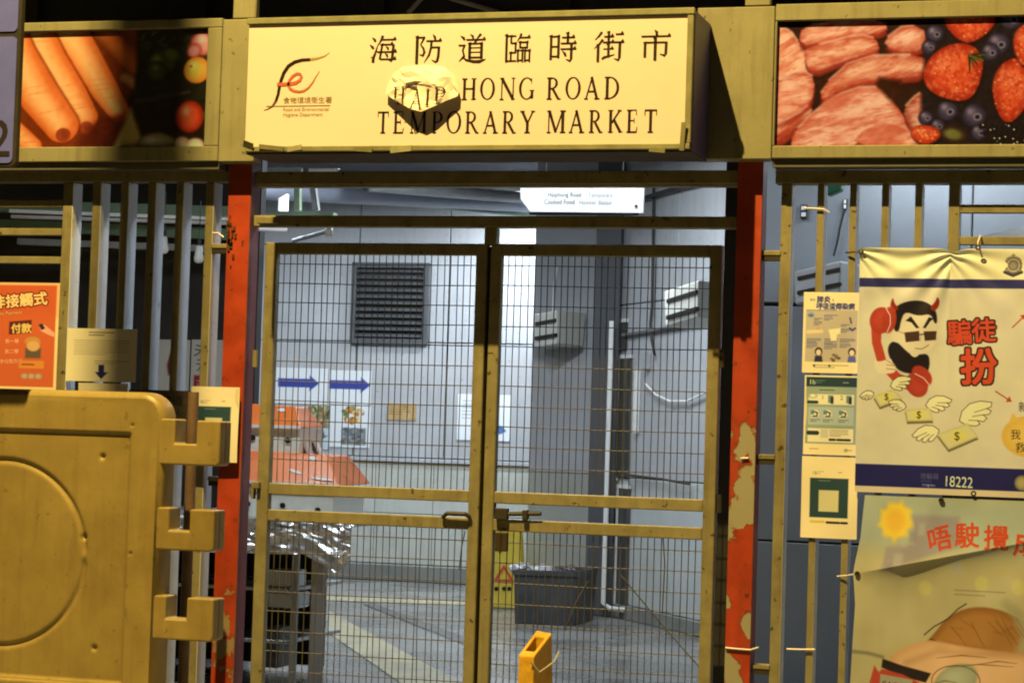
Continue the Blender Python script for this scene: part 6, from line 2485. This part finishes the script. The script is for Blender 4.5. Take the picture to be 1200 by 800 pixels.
# dark fins of a folded bag poking out between the crates
fb = thing('striped_bag', at(365, 532, YT0+.3), 'small black and white striped bag tucked behind the lower cover', 'bag')
for k in range(4):
    mb = MB()
    a, b_ = at(354+k*6, 518, YT0+.3), at(358+k*7, 534, YT0+.3)
    mb.tube([a, (a+b_)/2+Vector((-.006, 0, 0)), b_], [.006, .011, .012], 6)
    obj('fold', mb, m_dark if k % 2 == 0 else m_white, fb)
# steel boxes on the lower shelf
for (r4, Y, lab) in (((312, 668, 342, 687.5), YT0+.14, 'bright steel box on the upper shelf under the table'), ((314, 694, 346, 712), YT0+.14, 'bright steel box hanging just below the upper shelf'), ((308, 735, 326, 782), YT0+.16, 'dark plastic bundle on the lowest shelf')):
    x0, x1, z0, z1 = rect(*r4, Y)
    mb = MB()
    mb.hexa([(x0, Y, z0), (x1, Y, z0), (x1, Y+.22, z0), (x0, Y+.22, z0), (x0-.004, Y-.004, z1), (x1+.004, Y-.004, z1), (x1, Y+.22, z1), (x0, Y+.22, z1)])
    o = obj('steel_box' if 'steel' in lab else 'bundle', mb, m_steel if 'steel' in lab else mat('bundle_dark', (.09, .09, .10), .35, var=.4, scale=14, bump=.5, fine=20), bevel=.006)
    tag(o, lab, 'box' if 'steel' in lab else 'bundle')

# ------------------------------------------------------------------ caution board and grey tub
p = ground_at(588, 713)
m_wf = mat('caution_yellow', (.66, .50, .06), .4, var=.08, bump=.02, dirt=.1, dirtcol=(.5, .4, .1))
cb = thing('caution_board', (p.x, p.y, 0), 'yellow folding caution board standing by the grey tub', 'floor sign')
hw, hh = .17, .72
for s_ in (-1, 1):
    mb = MB()
    y0, y1 = p.y-.02+.10*s_+.08, p.y+.08
    tz = .015
    mb.hexa([(p.x-hw, y0-.008, tz), (p.x+hw, y0-.008, tz), (p.x+hw, y0+.008, tz), (p.x-hw, y0+.008, tz), (p.x-hw*.78, y1-.012+.014*s_, hh), (p.x+hw*.78, y1-.012+.014*s_, hh), (p.x+hw*.78, y1+.0+.014*s_, hh), (p.x-hw*.78, y1+.0+.014*s_, hh)])
    obj('board', mb, m_wf, cb, bevel=.004)
m_redp = mat('warning_red', (.62, .07, .03), .5, bump=0)
yf = lambda z: p.y-.02-.10+.08-.012+(.098)*(z-.015)/(hh-.015)
tri = [(590, 661), (578, 681), (603, 681)]
P3 = [at(u, v, p.y-.02) for u, v in tri]
mb = MB()
cx = sum(a.x for a in P3)/3
cz = sum(a.z for a in P3)/3
outer = [(a.x, yf(a.z)-.004, a.z) for a in P3]
innr = [(cx+(a.x-cx)*.62, yf(cz+(a.z-cz)*.62)-.004, cz+(a.z-cz)*.62) for a in P3]
mb.add(outer+innr, [(0, 1, 4, 3), (1, 2, 5, 4), (2, 0, 3, 5)])
obj('warning_triangle', mb, m_redp, cb)
for u in (583, 592, 598):
    a = at(u, 689, p.y)
    mb = MB()
    mb.tube([(a.x, yf(a.z)-.005, a.z), (a.x, yf(a.z)+.004, a.z)], .018, 10)
    obj('print_dot', mb, m_black, cb)
# tub
fl_, fr_, br_ = ground_at(603, 731), ground_at(673, 733), ground_at(695, 727)
tq_ = fl_+(br_-fr_)
ztub = at(640, 668, fr_.y).z
gt = thing('plastic_tub', (fl_.x, fl_.y, 0), 'grey plastic tub on the wet floor in front of the bay wall', 'tub')
m_tub = mat('tub_grey', (.055, .058, .062), .45, var=.2, scale=7, bump=.08, dirt=.5, dirtcol=(.12, .115, .105))
cen_ = (fl_+br_)/2
base = [fl_, fr_, br_, tq_]


def ring(k, z):
    return [Vector((cen_.x+(a.x-cen_.x)*k, cen_.y+(a.y-cen_.y)*k, z)) for a in base]


mb = MB()
r0, r1, r2, r3 = ring(1.0, .004), ring(1.06, ztub), ring(1.01, ztub), ring(.96, .05)
mb.v = [tuple(a) for g in (r0, r1, r2, r3) for a in g]
mb.f = [(0, 1, 5, 4), (1, 2, 6, 5), (2, 3, 7, 6), (3, 0, 4, 7), (3, 2, 1, 0)]+[(4+i, 4+(i+1) % 4, 8+(i+1) % 4, 8+i) for i in range(4)]+[(8+i, 8+(i+1) % 4, 12+(i+1) % 4, 12+i) for i in range(4)]+[(12, 13, 14, 15)]
mb.mi = [0]*len(mb.f)
obj('shell', mb, m_tub, gt, bevel=.012, seg=2)
ra, rb = ring(1.09, ztub-.035), ring(1.09, ztub+.004)
rc_, rd_ = ring(1.02, ztub+.004), ring(1.02, ztub-.035)
mb = MB()
mb.v = [tuple(a) for g in (ra, rb, rc_, rd_) for a in g]
mb.f = [(g*4+i, g*4+(i+1) % 4, ((g+1) % 4)*4+(i+1) % 4, ((g+1) % 4)*4+i) for g in range(4) for i in range(4)]
mb.mi = [0]*len(mb.f)
obj('rim', mb, m_tub, gt)
# plastic bags heaped in the tub
m_bag = mat('bag_plastic', (.40, .41, .42), .3, var=.3, scale=12, bump=.5, fine=30)
for k, (u, lab) in enumerate(((612, 'pale plastic bag heaped at the left of the grey tub'), (638, 'pale plastic bag heaped in the middle of the grey tub'), (668, 'dark plastic bag heaped at the right of the grey tub'))):
    c = at(u, 668, (fl_.y+br_.y)/2)
    mb = MB()
    n1, n2 = 14, 8
    vs = []
    for j in range(n2+1):
        for i in range(n1):
            th, ph = 2*math.pi*i/n1, math.pi*j/n2
            rr2 = 1+random.uniform(-.18, .18)
            vs.append((c.x+.105*rr2*math.sin(ph)*math.cos(th), c.y+.10*rr2*math.sin(ph)*math.sin(th), ztub-.02+.055*rr2*math.cos(ph)))
    mb.add(vs, [(j*n1+i, j*n1+(i+1) % n1, (j+1)*n1+(i+1) % n1, (j+1)*n1+i) for j in range(n2) for i in range(n1)])
    o = obj('rubbish_bag', mb, m_bag if k < 2 else m_tub)
    tag(o, lab, 'bag')

# ------------------------------------------------------------------ small things on the lobby wall
for (u, v, w, h, lab) in ((942.5, 248.5, 8, 17, 'small dark switch pair on the lobby wall left of the cable'), (991, 240, 5, 13, 'small dark switch at the head of the lobby cable')):
    x0, x1, z0, z1 = rect(u-w/2, v-h/2, u+w/2, v+h/2, YR)
    t = thing('switch_plate', ((x0+x1)/2, YR, z0), lab, 'switch')
    mb = MB()
    mb.box(x0, x1, YR-.02, YR-.001, z0, z1)
    obj('plate', mb, m_dark, t, bevel=.004)
    for kz in (.3, .75):
        mb = MB()
        mb.box(x0+.006, x1-.006, YR-.026, YR-.0205, z0+(z1-z0)*kz-.01, z0+(z1-z0)*kz+.01)
        obj('rocker', mb, m_white, t)
mb = MB()
mb.tube([at(u, v, YR-.02) for u, v in ((991, 244), (988, 252), (984, 268), (981, 285), (977, 300))], .006, 6)
o = obj('lobby_cable', mb, m_dark)
tag(o, 'dark cable curving down the lobby wall to the grey unit', 'cable')
x0, x1, z0, z1 = rect(971, 196, 988, 226, 1.3)
mb = MB()
mb.hexa([(x0, 1.25, z0-.02), (x1, 1.25, z0+.01), (x1, 1.34, z0+.01), (x0, 1.34, z0-.02), (x0, 1.25, z1), (x1, 1.25, z1), (x1, 1.34, z1), (x0, 1.34, z1)])
o = obj('green_box', mb, mat('box_green', (.03, .14, .08), .4, bump=.03), bevel=.006)
tag(o, 'dark green box fixed high behind the right fence', 'box')
mb = MB()
mb.hexa([at(1150, 277, .9), at(1215, 279, .9), at(1215, 279, 1.0), at(1150, 277, 1.0), at(1151, 276.3, .9), at(1215, 262, .9), at(1215, 262, 1.0), at(1151, 276.3, 1.0)])
o = obj('awning_end', mb, m_white)
tag(o, 'pale sloping awning end between two right fence slats', 'awning')
